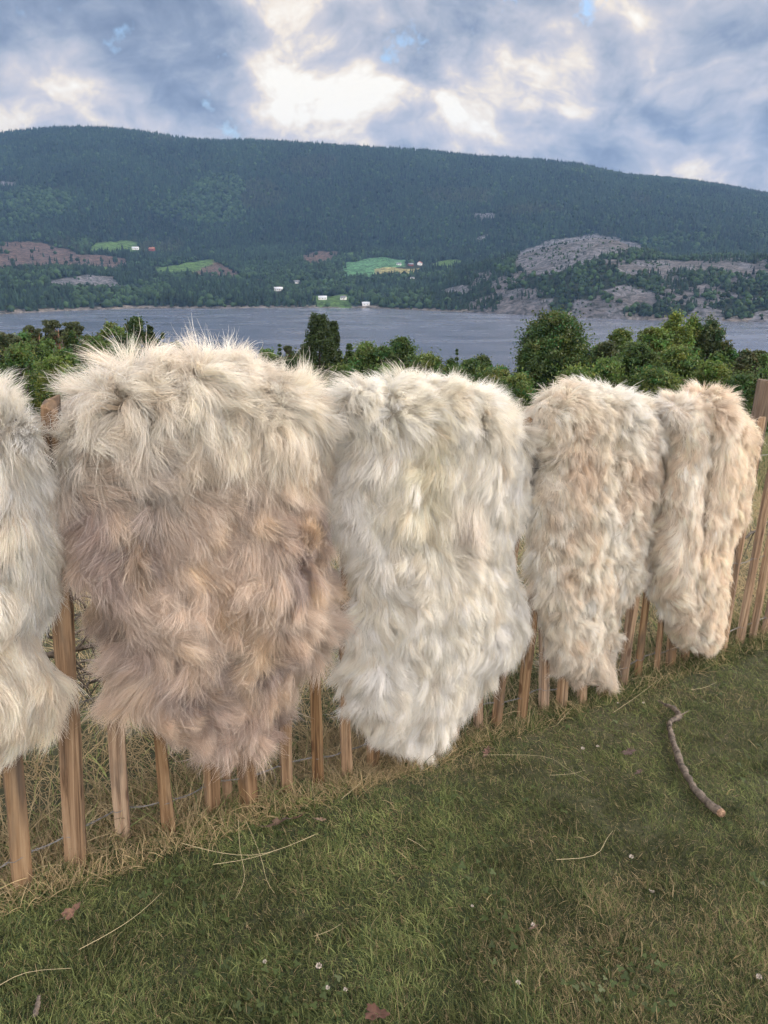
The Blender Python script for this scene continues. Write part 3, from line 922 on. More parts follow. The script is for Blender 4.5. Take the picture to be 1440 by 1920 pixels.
def upright(name, base, top, wd, dp, mat, pointed=False, yaw=0.0, round_=False):
    ax = unit(np.array(top) - np.array(base)); L = np.linalg.norm(np.array(top) - np.array(base))
    fd3 = np.array([FD[0], FD[1], 0]); sx = unit(fd3 - ax * (fd3 @ ax)); sy = np.cross(ax, sx)
    c, s = math.cos(yaw), math.sin(yaw); ex = sx * c + sy * s; ey = -sx * s + sy * c
    n = 12 if round_ else 4
    K = 9
    V = []
    bow = rng.normal() * 0.006; bow2 = rng.normal() * 0.004
    for k in range(K):
        q_ = k / (K - 1); z = -0.12 + (L + 0.12) * q_
        cw = 1 + 0.09 * rng.normal(); cd = 1 + 0.10 * rng.normal()
        if pointed and k == K - 1: cw *= .8
        ox = bow * math.sin(PI * q_) + 0.0022 * rng.normal(); oy = bow2 * math.sin(PI * q_)
        if round_:
            pr = [(math.cos(a) * wd / 2, math.sin(a) * wd / 2) for a in np.arange(n) / n * 2 * PI]
        else:
            be = 0.14
            pr = [(-wd / 2 * cw, -dp / 2 * cd), (wd / 2 * cw, -dp / 2 * cd * (1 + .2 * rng.random())), (wd / 2 * cw, dp / 2 * cd), (-wd / 2 * cw, dp / 2 * cd)]
        for (a, b_) in pr:
            V.append((z, a + ox, b_ + oy))
    V = np.array(V); 
    V[-n:, 0] += rng.normal(size=n) * (0.012 if not round_ else .003)
    P = np.array([0, 0, 0.]) + V[:, :1] * ax + V[:, 1:2] * ex + V[:, 2:3] * ey
    Fs = []
    for k in range(K - 1):
        for i in range(n):
            Fs.append((k * n + i, k * n + (i + 1) % n, (k + 1) * n + (i + 1) % n, (k + 1) * n + i))
    Fs += [tuple(range((K - 1) * n, K * n)), tuple(reversed(range(n)))]
    me = bpy.data.meshes.new(name); 
    # local axes: z along the picket so that the grain follows it
    Q = np.stack([V[:, 1], V[:, 2], V[:, 0]], -1)
    me.from_pydata(Q.tolist(), [], Fs); me.materials.append(mat)
    o = bpy.data.objects.new(name, me); link(o, fence)
    from mathutils import Matrix
    M = Matrix([[ex[0], ey[0], ax[0]], [ex[1], ey[1], ax[1]], [ex[2], ey[2], ax[2]]]).to_4x4()
    M.translation = Vector(base) + Vector(F_INV)
    o.matrix_basis = M
    bv = o.modifiers.new('bevel', 'BEVEL'); bv.width = 0.003; bv.segments = 2; bv.limit_method = 'ANGLE'
    return o


# base pixel, a second pixel further up, width in pixels at the base
PK = [((-215, 1790), (-250, 1300), 42), ((-110, 1735), (-140, 1300), 40), ((42, 1660), (26, 1400), 38), ((140, 1615), (92, 752), 37), ((229, 1565), (205, 1165), 29), ((318, 1552), (297, 1345), 25), ((397, 1515), (392, 1440), 30),
      ((465, 1508), (461, 1450), 30), ((535, 1480), (533, 1365), 28), ((598, 1463), (594, 1230), 23), ((650, 1447), (651, 1300), 22), ((700, 1425), (699, 1380), 25), ((757, 1412), (757, 1300), 22), ((805, 1398), (806, 1300), 21), ((851, 1383), (853, 1340), 17),
      ((895, 1366), (897, 1290), 16), ((930, 1360), (943, 1237), 19), ((977, 1347), (994, 1175), 18), ((1020, 1328), (1021, 1250), 17), ((1052, 1322), (1056, 1270), 21), ((1093, 1312), (1097, 1200), 16), ((1130, 1298), (1134, 1240), 18), ((1165, 1282), (1187, 1125), 17),
      ((1196, 1268), (1215, 1115), 16), ((1231, 1256), (1241, 1150), 16), ((1256, 1246), (1261, 1200), 17), ((1282, 1240), (1287, 1200), 13), ((1310, 1230), (1318, 1100), 14), ((1338, 1222), (1350, 1100), 14), ((1355, 1218), (1382, 1060), 15), ((1386, 1206), (1408, 1090), 14), ((1410, 1200), (1432, 1080), 14),
      ((1432, 1190), (1456, 1080), 13), ((1455, 1182), (1480, 1060), 13), ((1480, 1174), (1504, 1060), 13), ((1505, 1166), (1530, 1060), 12)]
pick_lines = []
for i, (bp_, sp_, wpx) in enumerate(PK):
    g = ground_hit(*bp_)
    off = W0 - g[:2] @ FN
    q2 = fence_hit(*sp_, off)
    ax = unit(q2 - g)
    ax = unit(ax + np.array([0, 0, 1.0]) * 0.0)
    L = {3: None}.get(i, 1.30 + 0.02 * rng.normal())
    if i == 3:
        L = np.linalg.norm(fence_hit(94, 756, off) - g)
    top = g + ax * L
    depth = np.linalg.norm(g)
    wd = wpx / F * (g[1] * CP - g[2] * SP)
    yaw = rng.normal() * 0.28
    upright('picket', g, top, min(wd, .052) * .92, min(wd, .052) * rng.uniform(.55, .8), PICKET, True, yaw)
    pick_lines.append((g, ax))
# slim stake behind the brown skin, seen between two pickets
g = ground_hit(428, 1503); upright('picket', g, g + np.array([0, 0, .9]), .03, .02, PICKET, True, .2)
# round end post
g = ground_hit(1372, 1204) + np.append(FN * .10, 0); g[2] = float(zg(g[0], g[1]))
off = W0 - g[:2] @ FN
up_ = unit(fence_hit(1434, 712, off) - g)
upright('post', g, fence_hit(1437, 712, off), .085, .085, POSTM, False, 0, True)


def twisted_wire(h, name='wire'):
    """two strands twisted together between pickets, opening to grip each one"""
    tubes = []
    strands = [[], []]
    for i in range(len(pick_lines) - 1):
        (g0, a0), (g1, a1) = pick_lines[i], pick_lines[i + 1]
        p0 = g0 + a0 * h; p1 = g1 + a1 * h
        m = 10
        sag = rng.uniform(-.012, .015)
        for k in range(m):
            q_ = k / m
            c = p0 + (p1 - p0) * q_ + np.array([0, 0, -sag * math.sin(PI * q_)])
            grip = max(0, math.cos(q_ * 2 * PI)) ** 3 * .019
            ph = q_ * 2 * PI * 4
            for s, sg in enumerate((1, -1)):
                w_ = np.append(FN, 0) * (-sg) * (grip + (1 - min(1, grip / .004)) * 0)
                tw = .0028 * sg * (np.append(FN, 0) * math.cos(ph) + np.array([0, 0, 1]) * math.sin(ph))
                strands[s].append(c + w_ + tw + F_INV)
    for s in strands:
        s = np.array(s)
        tubes.append((s, np.full(len(s), .0013), 5))
    return tubes_mesh(name, tubes, WIRE, fence)


for hw in (0.115, 0.52, 1.10):
    twisted_wire(hw)

# ------------------------------------------------------------------ sheepskins
CS = np.array([-FN[0], -FN[1], 0.0])      # from the fence towards the viewer
UP = np.array([0, 0, 1.0])


def sheepskin(label, left, right, topwarp, ytop, ybot, inset, top_drop, bot_lift, palette, n_hair, Lh, wave, lay, clump_d, seed, bulge=(0.075, 0.02), creases=(), swirl=1.0, back=0.42, topstand=1.0, rad=0.00029, conv_m=.28, gh=.08, color_f=None):
    nu, nv = 61, 90
    l = np.array(left, float); r = np.array(right, float)
    inset = inset - 11; n_hair = int(n_hair * 1.7)
    v = np.linspace(0, 1, nv)
    y0, y1 = ytop + top_drop, ybot - bot_lift
    Yp = y0 + (y1 - y0) * v
    xl = np.interp(Yp, l[:, 0], l[:, 1]) + inset; xr = np.interp(Yp, r[:, 0], r[:, 1]) - inset
    bad = xr < xl + 6
    mid_ = (xl + xr) / 2; xl = np.where(bad, mid_ - 3, xl); xr = np.where(bad, mid_ + 3, xr)
    u = np.linspace(0, 1, nu)
    tw = np.interp(u, np.linspace(0, 1, len(topwarp)), topwarp)
    P = np.zeros((nv, nu, 3))
    for j in range(nv):
        px = xl[j] + (xr[j] - xl[j]) * u
        py = Yp[j] + (1 - v[j]) ** 3 * tw
        dome = (1 - np.abs(2 * u - 1) ** 3.2)
        o = bulge[1] + bulge[0] * dome * (1 - .55 * np.clip((v[j] - .55) / .45, 0, 1) ** 2)
        for (uc, wd_, dep) in creases:
            o = o - dep * np.exp(-((u - uc - .04 * math.sin(v[j] * 5 + uc * 9)) / wd_) ** 2) * np.clip(1.15 - v[j], 0, 1)
        for i in range(nu):
            P[j, i] = fence_hit(px[i], py[i], o[i])
    P += CS * (0.018 * vnoise(P * np.array([7, 7, 3.2]), seed) + 0.009 * vnoise(P * 15, seed + 3))[..., None]
    # over the top and down the back
    Pt = P[0]
    rr = ((Pt[:, :2] @ (-FN)) + W0 + 0.035) / 2
    arcs = []
    for k in range(9, 0, -1):
        a = PI * k / 9
        arcs.append(Pt - CS * (rr * (1 - math.cos(a)))[:, None] + UP * (rr * math.sin(a))[:, None])
    backs = []
    for k in range(12, 0, -1):
        q_ = k / 12
        b0 = Pt - CS * (rr * 2)[:, None]
        cxm = b0.mean(0)
        backs.append(cxm + (b0 - cxm) * np.array([1 - .15 * q_, 1 - .15 * q_, 1]) - UP * back * q_ + CS * -.015 * math.sin(q_ * 6))
    G = np.concatenate([np.array(backs), np.array(arcs), P])
    G += (0.010 * vnoise(G * 9, seed + 7))[..., None] * UP
    NV = len(G)
    vtop = len(backs) + len(arcs)
    du = np.gradient(G, axis=1); dv = np.gradient(G, axis=0)
    N = unit(np.cross(dv, du))
    if N[NV // 2 + 10, nu // 2] @ CS < 0: N = -N
    # the rim curls: let rim normals look outwards
    eu = (np.abs(2 * u - 1) ** 6)[None, :, None] * np.sign(2 * u - 1)[None, :, None]
    N = unit(N + unit(du) * eu * .9)
    cen = G.mean((0, 1))
    root = empty('sheepskin', tuple(fence_hit((xl[0] + xr[0]) / 2, y0, 0)))
    root.location.z -= .1
    inv = -np.array(root.location)
    tag(root, label, 'sheepskin', 'sheepskins hung over the fence')

    def colour(uu, vv, p):
        a = vnoise(p * np.array([9, 9, 7]), seed + 31) * .5 + .5
        b2 = vnoise(p * np.array([17, 17, 12]) + 5, seed + 37) * .5 + .5
        c1, c2, c3 = (np.array(x) for x in palette)
        k1 = np.clip((a - .38) * 2.4, 0, 1)[:, None]; k2 = np.clip((b2 - .52) * 2.6, 0, 1)[:, None]
        c = c1 * (1 - k1) + c2 * k1
        c = c * (1 - k2 * .75) + c3 * k2 * .75
        if color_f is not None:
            c = color_f(c, uu, vv)
        return np.clip(c, 0, .92)

    uu_g, vv_g = np.meshgrid(u, (np.arange(NV) - vtop) / (NV - vtop))
    pc = colour(uu_g.ravel(), vv_g.ravel(), G.reshape(-1, 3)) * .85
    pelt = np_mesh('hide', G.reshape(-1, 3) + inv, grid_faces(NV, nu), PELT, root, pc, True)
    sol = pelt.modifiers.new('thickness', 'SOLIDIFY'); sol.thickness = 0.006; sol.offset = -1

    def sample(n):
        A = np.linalg.norm(np.cross(G[1:, :-1] - G[:-1, :-1], G[:-1, 1:] - G[:-1, :-1]), axis=-1)
        A[:len(backs)] *= .4
        A[:len(backs) - 7] *= .5
        cdf = np.cumsum(A.ravel()); cdf /= cdf[-1]
        idx = np.searchsorted(cdf, rng.random(n)); j, i = np.unravel_index(np.minimum(idx, A.size - 1), A.shape)
        a, b_ = rng.random(n), rng.random(n)

        def bil(X):
            return (X[j, i] * ((1 - a) * (1 - b_))[:, None] + X[j, i + 1] * ((a) * (1 - b_))[:, None] + X[j + 1, i] * ((1 - a) * b_)[:, None] + X[j + 1, i + 1] * (a * b_)[:, None])
        uu = (i + a) / (nu - 1); vv = (j + b_ - vtop) / (NV - vtop)
        return bil(G), unit(bil(N)), unit(bil(dv)), unit(bil(du)), uu, vv

    K = 8

    def guides(p, n, tv, tu, uu, vv, L, sd_):
        """paths following a swirling lie of the wool"""
        th = swirl * (0.75 * vnoise(p * 5.0, seed + 51) + 1.0 * vnoise(p * 12, seed + 57) + .9 * vnoise(p * 27, seed + 59))
        side_ = np.sign(uu - .5) * np.abs(2 * uu - 1) ** 2.5 * .6
        onback = vv < -.05
        s = np.where(onback, -1.0, 1.0)
        # crest: wool stands up and parts; below it lies downwards
        crest = np.exp(-((vv + .01) / .07) ** 2) * topstand
        th = th * (1 - .45 * np.clip(crest, 0, 1)) + 1.6 * crest * vnoise(p * 20, seed + 58)
        flow = tv * (s * np.cos(th))[:, None] + tu * (np.sin(th) + side_)[:, None] + UP * (crest * .25 + 0.4 * np.exp(-((vv + .035) / .04) ** 2))[:, None]
        flow = unit(flow)
        lift = lay[0] * (1 + .3 * vnoise(p * 11, seed + 61)) + .35 * crest
        d = unit(n * (lift + .30)[:, None] + flow * (.6 * (1 - .45 * crest))[:, None] + .25 * vec_noise(p * 40, seed + 63))
        out = [p.copy()]; cur = p.copy()
        ph = rng.uniform(0, 6.28, len(p)); wn = unit(np.cross(flow, n))
        for k in range(1, K):
            q_ = k / (K - 1)
            nz = (vec_noise(cur * 18, seed + 71) + 1.1 * vec_noise(cur * 45, seed + 73) + .8 * vec_noise(cur * 95, seed + 75)) * wave[0] * 1.25
            d = unit(d + flow * (lay[1] * (1 - .5 * crest))[:, None] + UP * (-lay[2] * q_) + nz - n * (.10 * q_) + wn * (wave[1] * np.sin(wave[2] * q_ * 6.28 + ph))[:, None])
            cur = cur + d * (L / (K - 1))[:, None]
            out.append(cur.copy())
        return np.stack(out, 1)

    # big locks and small locks
    n_cl = int(clump_d)
    cp, cn, ctv, ctu, cu_, cv_ = sample(n_cl)
    lenmap = 1 + .35 * vnoise(cp * 7, seed + 81)
    cL = Lh * lenmap * rng.uniform(.75, 1.25, n_cl) * np.clip(1.05 - .15 * cv_, .6, 1.2)
    CG = guides(cp, cn, ctv, ctu, cu_, cv_, cL, 0)
    n_sm = n_cl * 10
    sp, sn, stv, stu, su, sv = sample(n_sm)
    SG = guides(sp, sn, stv, stu, su, sv, Lh * rng.uniform(.7, 1.2, n_sm) * (1 + .3 * vnoise(sp * 7, seed + 81)), 1)

    def nearest(pts, q):
        kd = kdtree.KDTree(len(pts))
        for i, p in enumerate(pts): kd.insert(p, i)
        kd.balance()
        return np.array([kd.find(x)[1] for x in q])
    near_c = nearest(cp, sp)
    tq = np.linspace(0, 1, K)[None, :, None]

    def attach(roots, base, broot, conv, mix_own, own, ls):
        disp = (base - broot[:, None]) * ls[:, None, None]
        off = (broot - roots)[:, None] * conv[:, None, None] * tq ** 1.15
        a = roots[:, None] + disp + off
        return a * (1 - mix_own) + own * mix_own
    SG = attach(sp, CG[near_c], cp[near_c], np.full(n_sm, .10), .68, SG, rng.uniform(.85, 1.15, n_sm))
    hp, hn, htv, htu, hu, hv2 = sample(n_hair)
    near_s = nearest(sp, hp)
    conv = np.clip(rng.normal(conv_m, .28, n_hair), -.3, .92)
    stray = rng.random(n_hair) < .34
    conv = np.where(stray, rng.uniform(-.3, .3, n_hair), conv)
    ls = np.clip(rng.normal(1, .13, n_hair), .5, 1.5) * np.where(stray, rng.uniform(.75, 1.15, n_hair), 1)
    disp = (SG[near_s] - sp[near_s][:, None]) * ls[:, None, None]
    H_ = hp[:, None] + disp + (sp[near_s] - hp)[:, None] * conv[:, None, None] * tq ** 1.1
    jd = rand_unit(n_hair)[:, None]; jd2 = rand_unit(n_hair)[:, None]; ph = rng.uniform(0, 6.28, (n_hair, 1, 1))
    H_ = H_ + jd * (tq ** 1.5) * (Lh * np.where(stray, .30, .15))[:, None, None] + jd2 * np.sin(tq * rng.uniform(5, 12, (n_hair, 1, 1)) + ph) * tq * (Lh * .03)
    lc = colour(hu, hv2, hp + disp[:, -1] * .3)
    cj = (1 + .09 * rng.normal(size=n_cl))[near_c][near_s] * (1 + .07 * rng.normal(size=n_sm))[near_s] * (1 + .08 * rng.normal(size=n_hair))
    warm = (1 + .05 * rng.normal(size=n_sm))[near_s]
    lc = lc * cj[:, None] * np.stack([np.ones(n_hair), np.ones(n_hair) * (.5 + .5 * warm), warm], -1)
    guard = rng.random(n_hair) < gh
    lc = np.where(guard[:, None], lc * .6 + np.array([.92, .86, .78]) * .42, lc)
    gv = guard.astype(float)[:, None, None]
    H_ = H_ + gv * (jd2 * np.sin(tq * 9 + ph) + jd * np.sin(tq * 14 + ph * 2) * .6) * tq * (Lh * .07) + gv * (H_[:, -1:] - H_[:, :1]) * tq ** 2 * .16
    lc = np.clip(lc, .03, .90)
    rd = rad * np.where(guard, 1.5, 1.0)[:, None] * np.clip(rng.normal(1, .25, n_hair), .4, 2)[:, None] * np.array([1.15, 1.1, 1.05, 1, .95, .8, .55, .18])[None]
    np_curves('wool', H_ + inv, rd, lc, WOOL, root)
    return root


def f_s1(c, u, v):
    k = np.clip((v - .55) * 2.2, 0, 1)[:, None]
    return c * (1 - k * .6) + np.array([.86, .72, .55]) * k * .6


def f_s2(c, u, v):
    top = np.clip(1 - np.abs(v) / .30, 0, 1)[:, None] * .9
    c = c * (1 - top) + np.array([.90, .86, .78]) * top
    g = np.exp(-((u - .30) / .13) ** 2 - ((v - .17) / .11) ** 2)[:, None] * .7
    c = c * (1 - g) + np.array([.52, .49, .47]) * g
    g = np.exp(-((u - .12) / .10) ** 2 - ((v - .33) / .16) ** 2)[:, None] * .6
    c = c * (1 - g) + np.array([.50, .41, .40]) * g
    g = np.clip((v - .72) * 3, 0, 1)[:, None] * .6
    return c * (1 - g) + np.array([.60, .48, .42]) * g


def f_s3(c, u, v):
    g = np.exp(-((u - .47) / .16) ** 2 - ((v - .16) / .22) ** 2)[:, None] * .65
    c = c * (1 - g) + np.array([.86, .80, .62]) * g
    g = np.exp(-((u - .72) / .09) ** 2 - ((v - .33) / .12) ** 2)[:, None] * .55
    return c * (1 - g) + np.array([.60, .52, .48]) * g


def f_s4(c, u, v):
    g = np.exp(-((u - .33) / .14) ** 2 - ((v - .18) / .14) ** 2)[:, None] * .7 + np.exp(-((u - .86) / .10) ** 2 - ((v - .22) / .13) ** 2)[:, None] * .6
    c = c * (1 - g) + np.array([.58, .44, .33]) * g
    g = np.clip((v - .70) * 3, 0, 1)[:, None] * .7
    return c * (1 - g) + np.array([.62, .52, .42]) * g


def f_s5(c, u, v):
    g = np.clip((u - .55) * 2.5, 0, 1)[:, None] * .35
    return c * (1 - g) + np.array([.80, .62, .43]) * g


CREAM = ((.89, .86, .79), (.90, .88, .83), (.85, .76, .65))
sheepskin('thick cream white sheepskin cut off by the picture edge, left of the brown one',
          [(650, -330), (1450, -330)], [(700, 30), (740, 84), (800, 80), (880, 104), (960, 122), (1040, 124), (1100, 122), (1140, 110), (1175, 82), (1210, 88), (1260, 120), (1300, 134), (1340, 112), (1380, 62), (1410, 10), (1440, -60)],
          (20, 0, 0, 0, 5, 10, 26, 70), 695, 1440, 26, 82, 30, CREAM, 80000, .070, (.16, .10, 1.0), (.55, .34, .12), 900, 100, (.08, .025), (), .8, color_f=f_s1)
sheepskin('largest sheepskin, shaggy mauve-brown and beige wool with a pale crest',
          [(640, 130), (700, 118), (760, 110), (800, 112), (870, 98), (950, 112), (1050, 128), (1100, 155), (1150, 172), (1200, 208), (1260, 202), (1310, 210), (1335, 245), (1350, 300), (1400, 318), (1450, 380), (1470, 420)],
          [(640, 560), (700, 590), (760, 618), (850, 632), (960, 620), (1060, 628), (1150, 632), (1190, 622), (1225, 596), (1250, 562), (1320, 545), (1370, 512), (1400, 500), (1430, 460), (1455, 440), (1470, 430)],
          (62, 36, 14, 2, -4, -6, 2, 26), 640, 1458, 30, 130, 62, ((.69, .59, .51), (.41, .335, .32), (.76, .61, .43)), 170000, .098, (.26, .17, 1.1), (.50, .30, .10), 1100, 200, (.10, .03), (), 1.5, topstand=1.0, color_f=f_s2)
sheepskin('fluffy ivory white sheepskin with yellowish crest, right of the brown one',
          [(690, 630), (760, 612), (800, 636), (880, 624), (960, 614), (1040, 640), (1100, 652), (1150, 652), (1200, 645), (1270, 632), (1310, 648), (1350, 672), (1390, 712), (1415, 770), (1430, 800)],
          [(690, 940), (760, 985), (850, 1003), (930, 990), (1000, 968), (1060, 970), (1120, 986), (1180, 988), (1220, 975), (1260, 925), (1310, 895), (1350, 868), (1390, 838), (1420, 806), (1430, 802)],
          (8, 2, 8, 4, 0, 0, 18, 45), 694, 1425, 24, 80, 30, ((.90, .88, .81), (.91, .90, .86), (.83, .77, .68)), 160000, .080, (.19, .14, 1.0), (.48, .32, .13), 1200, 300, (.09, .025), ((.28, .06, .02),), 1.0, conv_m=.22, gh=.14, color_f=f_s3)
sheepskin('curly cream sheepskin with tan patches, narrower, behind the ivory one',
          [(690, 1010), (740, 1000), (800, 1003), (870, 1008), (950, 996), (1050, 992), (1130, 1000), (1180, 1018), (1220, 1022), (1260, 1042), (1280, 1068), (1300, 1095), (1310, 1108)],
          [(690, 1225), (750, 1243), (800, 1248), (860, 1245), (950, 1228), (1050, 1214), (1100, 1196), (1130, 1176), (1200, 1160), (1250, 1152), (1285, 1140), (1300, 1125), (1310, 1112)],
          (26, 14, 4, 0, -4, 0, 8, 20), 704, 1303, 17, 76, 22, ((.84, .79, .70), (.88, .87, .82), (.62, .51, .40)), 110000, .062, (.30, .26, 1.6), (.5, .30, .14), 1500, 400, (.10, .03), ((.62, .05, .02),), 1.0, rad=.00036, conv_m=.32, gh=.10, color_f=f_s4)
sheepskin('peach beige sheepskin folded into two lobes, next to the round post',
          [(700, 1214), (760, 1240), (850, 1246), (950, 1236), (1030, 1220), (1110, 1218), (1150, 1244), (1190, 1258), (1215, 1285), (1232, 1310), (1240, 1325)],
          [(700, 1385), (760, 1406), (830, 1414), (900, 1408), (1000, 1386), (1060, 1368), (1100, 1364), (1150, 1360), (1200, 1352), (1225, 1340), (1240, 1330)],
          (12, 0, 10, 4, 0, 2, 14, 24), 726, 1234, 14, 66, 20, ((.86, .77, .67), (.88, .83, .76), (.80, .67, .54)), 110000, .060, (.18, .16, 1.2), (.45, .32, .16), 1500, 500, (.13, .03), ((.5, .06, .085),), .9, rad=.00037, conv_m=.24, gh=.12, color_f=f_s5)

# ------------------------------------------------------------------ grass
def blades(name, n, region, Lr, lean, col_fn, rad, K=5, flow_amp=1.0):
    x, y = region(n)
    n = len(x)
    z = zg(x, y)
    P = np.stack([x, y, z - .004], -1)
    ang = 2.6 * n2(x, y, .5, 101, 2) * flow_amp + 1.1 * n2(x, y, .11, 103, 1) + rng.normal(size=n) * 1.25 + 2.3
    el = np.clip(rng.normal(lean, .35, n), .05, 1.5)
    tuft = 1 + .8 * n2(x, y, .12, 105, 3)
    L = rng.uniform(Lr[0], Lr[1], n) * tuft
    d = np.stack([np.cos(ang) * np.cos(el), np.sin(ang) * np.cos(el), np.sin(el)], -1)
    pts = [P]; cur = P
    bend = rng.uniform(.05, .35, n)[:, None]; side_ = rng.normal(size=(n, 3)) * .10
    for k in range(1, K):
        d = unit(d + np.array([0, 0, -1.0]) * bend * k / K * 1.6 + side_)
        cur = cur + d * (L / (K - 1))[:, None]
        g = zg(cur[:, 0], cur[:, 1])
        cur[:, 2] = np.maximum(cur[:, 2], g - .004)
        pts.append(cur.copy())
    H_ = np.stack(pts, 1)
    c = col_fn(x, y, n)
    rd = rad * np.clip(rng.normal(1, .3, n), .4, 2)[:, None] * np.linspace(1, .15, K)[None] ** .7
    return H_, rd, c


def mixcol(x, y, n, dryness, lush=1.0, straw_c=(.36, .29, .165)):
    patch = np.clip(.5 + .75 * n2(x, y, .55, 111, 3), 0, 1)
    g1 = np.array([.072, .098, .032]); g2 = np.array([.185, .208, .082]); g3 = np.array([.038, .060, .026])
    k = rng.random(n)[:, None]
    c = g1 * (1 - k) + g2 * k
    c = np.where((rng.random(n) < .3)[:, None], g3, c)
    c = c * (.55 + 1.0 * patch)[:, None] * lush * rng.uniform(.6, 1.35, n)[:, None]
    c = c * (.62 + .85 * np.clip(.5 + .9 * n2(x, y, .10, 117, 2), 0, 1))[:, None]
    isdry = rng.random(n) < dryness + 1.0 * np.clip(n2(x, y, .5, 113, 3) - .03, 0, 1)
    dc = np.array(straw_c) * rng.uniform(.45, 1.25, n)[:, None]
    return np.where(isdry[:, None], dc, c)


def along(x, y):
    return (x - FA[0]) * FD[0] + (y - FA[1]) * FD[1]


def lawn_region(n):
    # ground seen in front of the fence
    px = rng.uniform(-120, 1560, n); py = 1150 + 900 * rng.random(n) ** 1.2
    x = (px - 720) / F; yv = (960 - py) / F
    r = np.stack([x, CP + yv * SP, -SP + yv * CP], -1)
    den = r[:, 2] - GU * (r[:, :2] @ UU) - GN * (r[:, :2] @ NN)
    p = r * (-H / den)[:, None]
    kk = (beyond(p[:, 0], p[:, 1]) < .03)
    return p[kk, 0], p[kk, 1]


def strip_region(lo, hi, s0, s1, power=1.0):
    def f(n):
        s = rng.uniform(s0, s1, n); w_ = lo + (hi - lo) * rng.random(n) ** power
        p = FA[:2] + s[:, None] * FD + w_[:, None] * FN
        return p[:, 0], p[:, 1]
    return f


parts = []
parts.append(blades('lawn', 480000, lawn_region, (.014, .040), .40, lambda x, y, n: mixcol(x, y, n, .15), .0007))
parts.append(blades('lawn', 50000, lawn_region, (.02, .05), .9, lambda x, y, n: mixcol(x, y, n, .02, 1.25), .0010))
# wide surround so that the lawn goes on outside the frame
parts.append(blades('lawn', 90000, lambda n: (lambda q: (q[0][beyond(*q) < 0], q[1][beyond(*q) < 0]))((rng.uniform(-3, 9, n), rng.uniform(-1.5, 7, n))), (.03, .06), .6, lambda x, y, n: mixcol(x, y, n, .08), .0013))
Hh = np.concatenate([p[0] for p in parts]); Rr = np.concatenate([p[1] for p in parts]); Cc = np.concatenate([p[2] for p in parts])
tag(np_curves('lawn_grass', Hh, Rr, Cc, GRASS), 'short worn green lawn grass with dry blades in front of the fence', 'grass', kind='stuff')

parts = []
parts.append(blades('rough', 90000, strip_region(-.12, .30, -1.6, 7), (.03, .10), .65, lambda x, y, n: mixcol(x, y, n, np.interp(along(x, y) + .3 * n2(x, y, .3, 131), [0, .9, 1.5, 8], [.74, .72, .25, .16]), 1.1, (.48, .38, .22)), .0010, flow_amp=1.4))
parts.append(blades('rough', 120000, strip_region(.0, 5, -3, 12, 1.4), (.05, .18), .70, lambda x, y, n: mixcol(x, y, n, .74, 1.7, (.52, .41, .24)), .0015, flow_amp=1.4))
parts.append(blades('rough', 90000, strip_region(3, 16, -9, 30, 1.2), (.15, .38), 1.0, lambda x, y, n: mixcol(x, y, n, .35, 1.3), .0028))
Hh = np.concatenate([p[0] for p in parts]); Rr = np.concatenate([p[1] for p in parts]); Cc = np.concatenate([p[2] for p in parts])
tag(np_curves('rough_grass', Hh, Rr, Cc, GRASS), 'long unmown green and straw coloured grass under and beyond the fence', 'grass', kind='stuff')


# clover among the lawn: many tiny leaflets
def clover():
    n = 1700
    x, y = lawn_region(n * 2)
    k = n2(x, y, .28, 121, 2) > .12
    x, y = x[k][:n], y[k][:n]; n = len(x)
    C = np.stack([x, y, zg(x, y) + rng.uniform(.008, .028, n)], -1)
    V = []; Fc = []; col = []
    rot = rng.uniform(0, 6.28, n); s = rng.uniform(.0035, .0065, n)
    tilt = rng.normal(size=(n, 2)) * .3
    m = 6
    for lf in range(3):
        a0 = rot + lf * 2 * PI / 3
        for j in range(m):
            a = j / m * 2 * PI
            lx = s * (1 + np.cos(a)); ly = s * .85 * np.sin(a)
            X = lx * np.cos(a0) - ly * np.sin(a0); Y = lx * np.sin(a0) + ly * np.cos(a0)
            V.append(C + np.stack([X, Y, X * tilt[:, 0] + Y * tilt[:, 1]], -1))
    V = np.stack(V, 1).reshape(n, 3, m, 3)
    Vv = V.reshape(-1, 3)
    Fc = np.arange(n * 3 * m).reshape(-1, m)
    cc = np.array([.07, .10, .035]) * rng.uniform(.6, 1.3, n)[:, None]
    o = np_mesh('clover_leaves', Vv, Fc, LEAF, None, np.repeat(cc, 3 * m, 0))
    tag(o, 'small green clover leaves scattered through the lawn', 'clover', kind='stuff')


clover()


# ------------------------------------------------------------------ loose things lying on the lawn
def lying(pts, lift):
    out = []
    for i, (px, py) in enumerate(pts):
        g = ground_hit(px, py)
        out.append(g + np.array([0, 0, lift[i] if isinstance(lift, (list, tuple)) else lift]))
    return np.array(out)


def smooth_path(P, m=8):
    P = np.asarray(P); n = len(P); t = np.arange(n)
    q_ = np.linspace(0, n - 1, (n - 1) * m + 1)
    out = []
    for s in q_:
        i = min(int(s), n - 2); f = s - i
        p0, p1, p2, p3 = P[max(i - 1, 0)], P[i], P[i + 1], P[min(i + 2, n - 1)]
        out.append(.5 * ((2 * p1) + (-p0 + p2) * f + (2 * p0 - 5 * p1 + 4 * p2 - p3) * f * f + (-p0 + 3 * p1 - 3 * p2 + p3) * f ** 3))
    return np.array(out)


STRAW = plain_mat('straw', (0.46, 0.39, 0.24), .6, var=.2, scale=60)


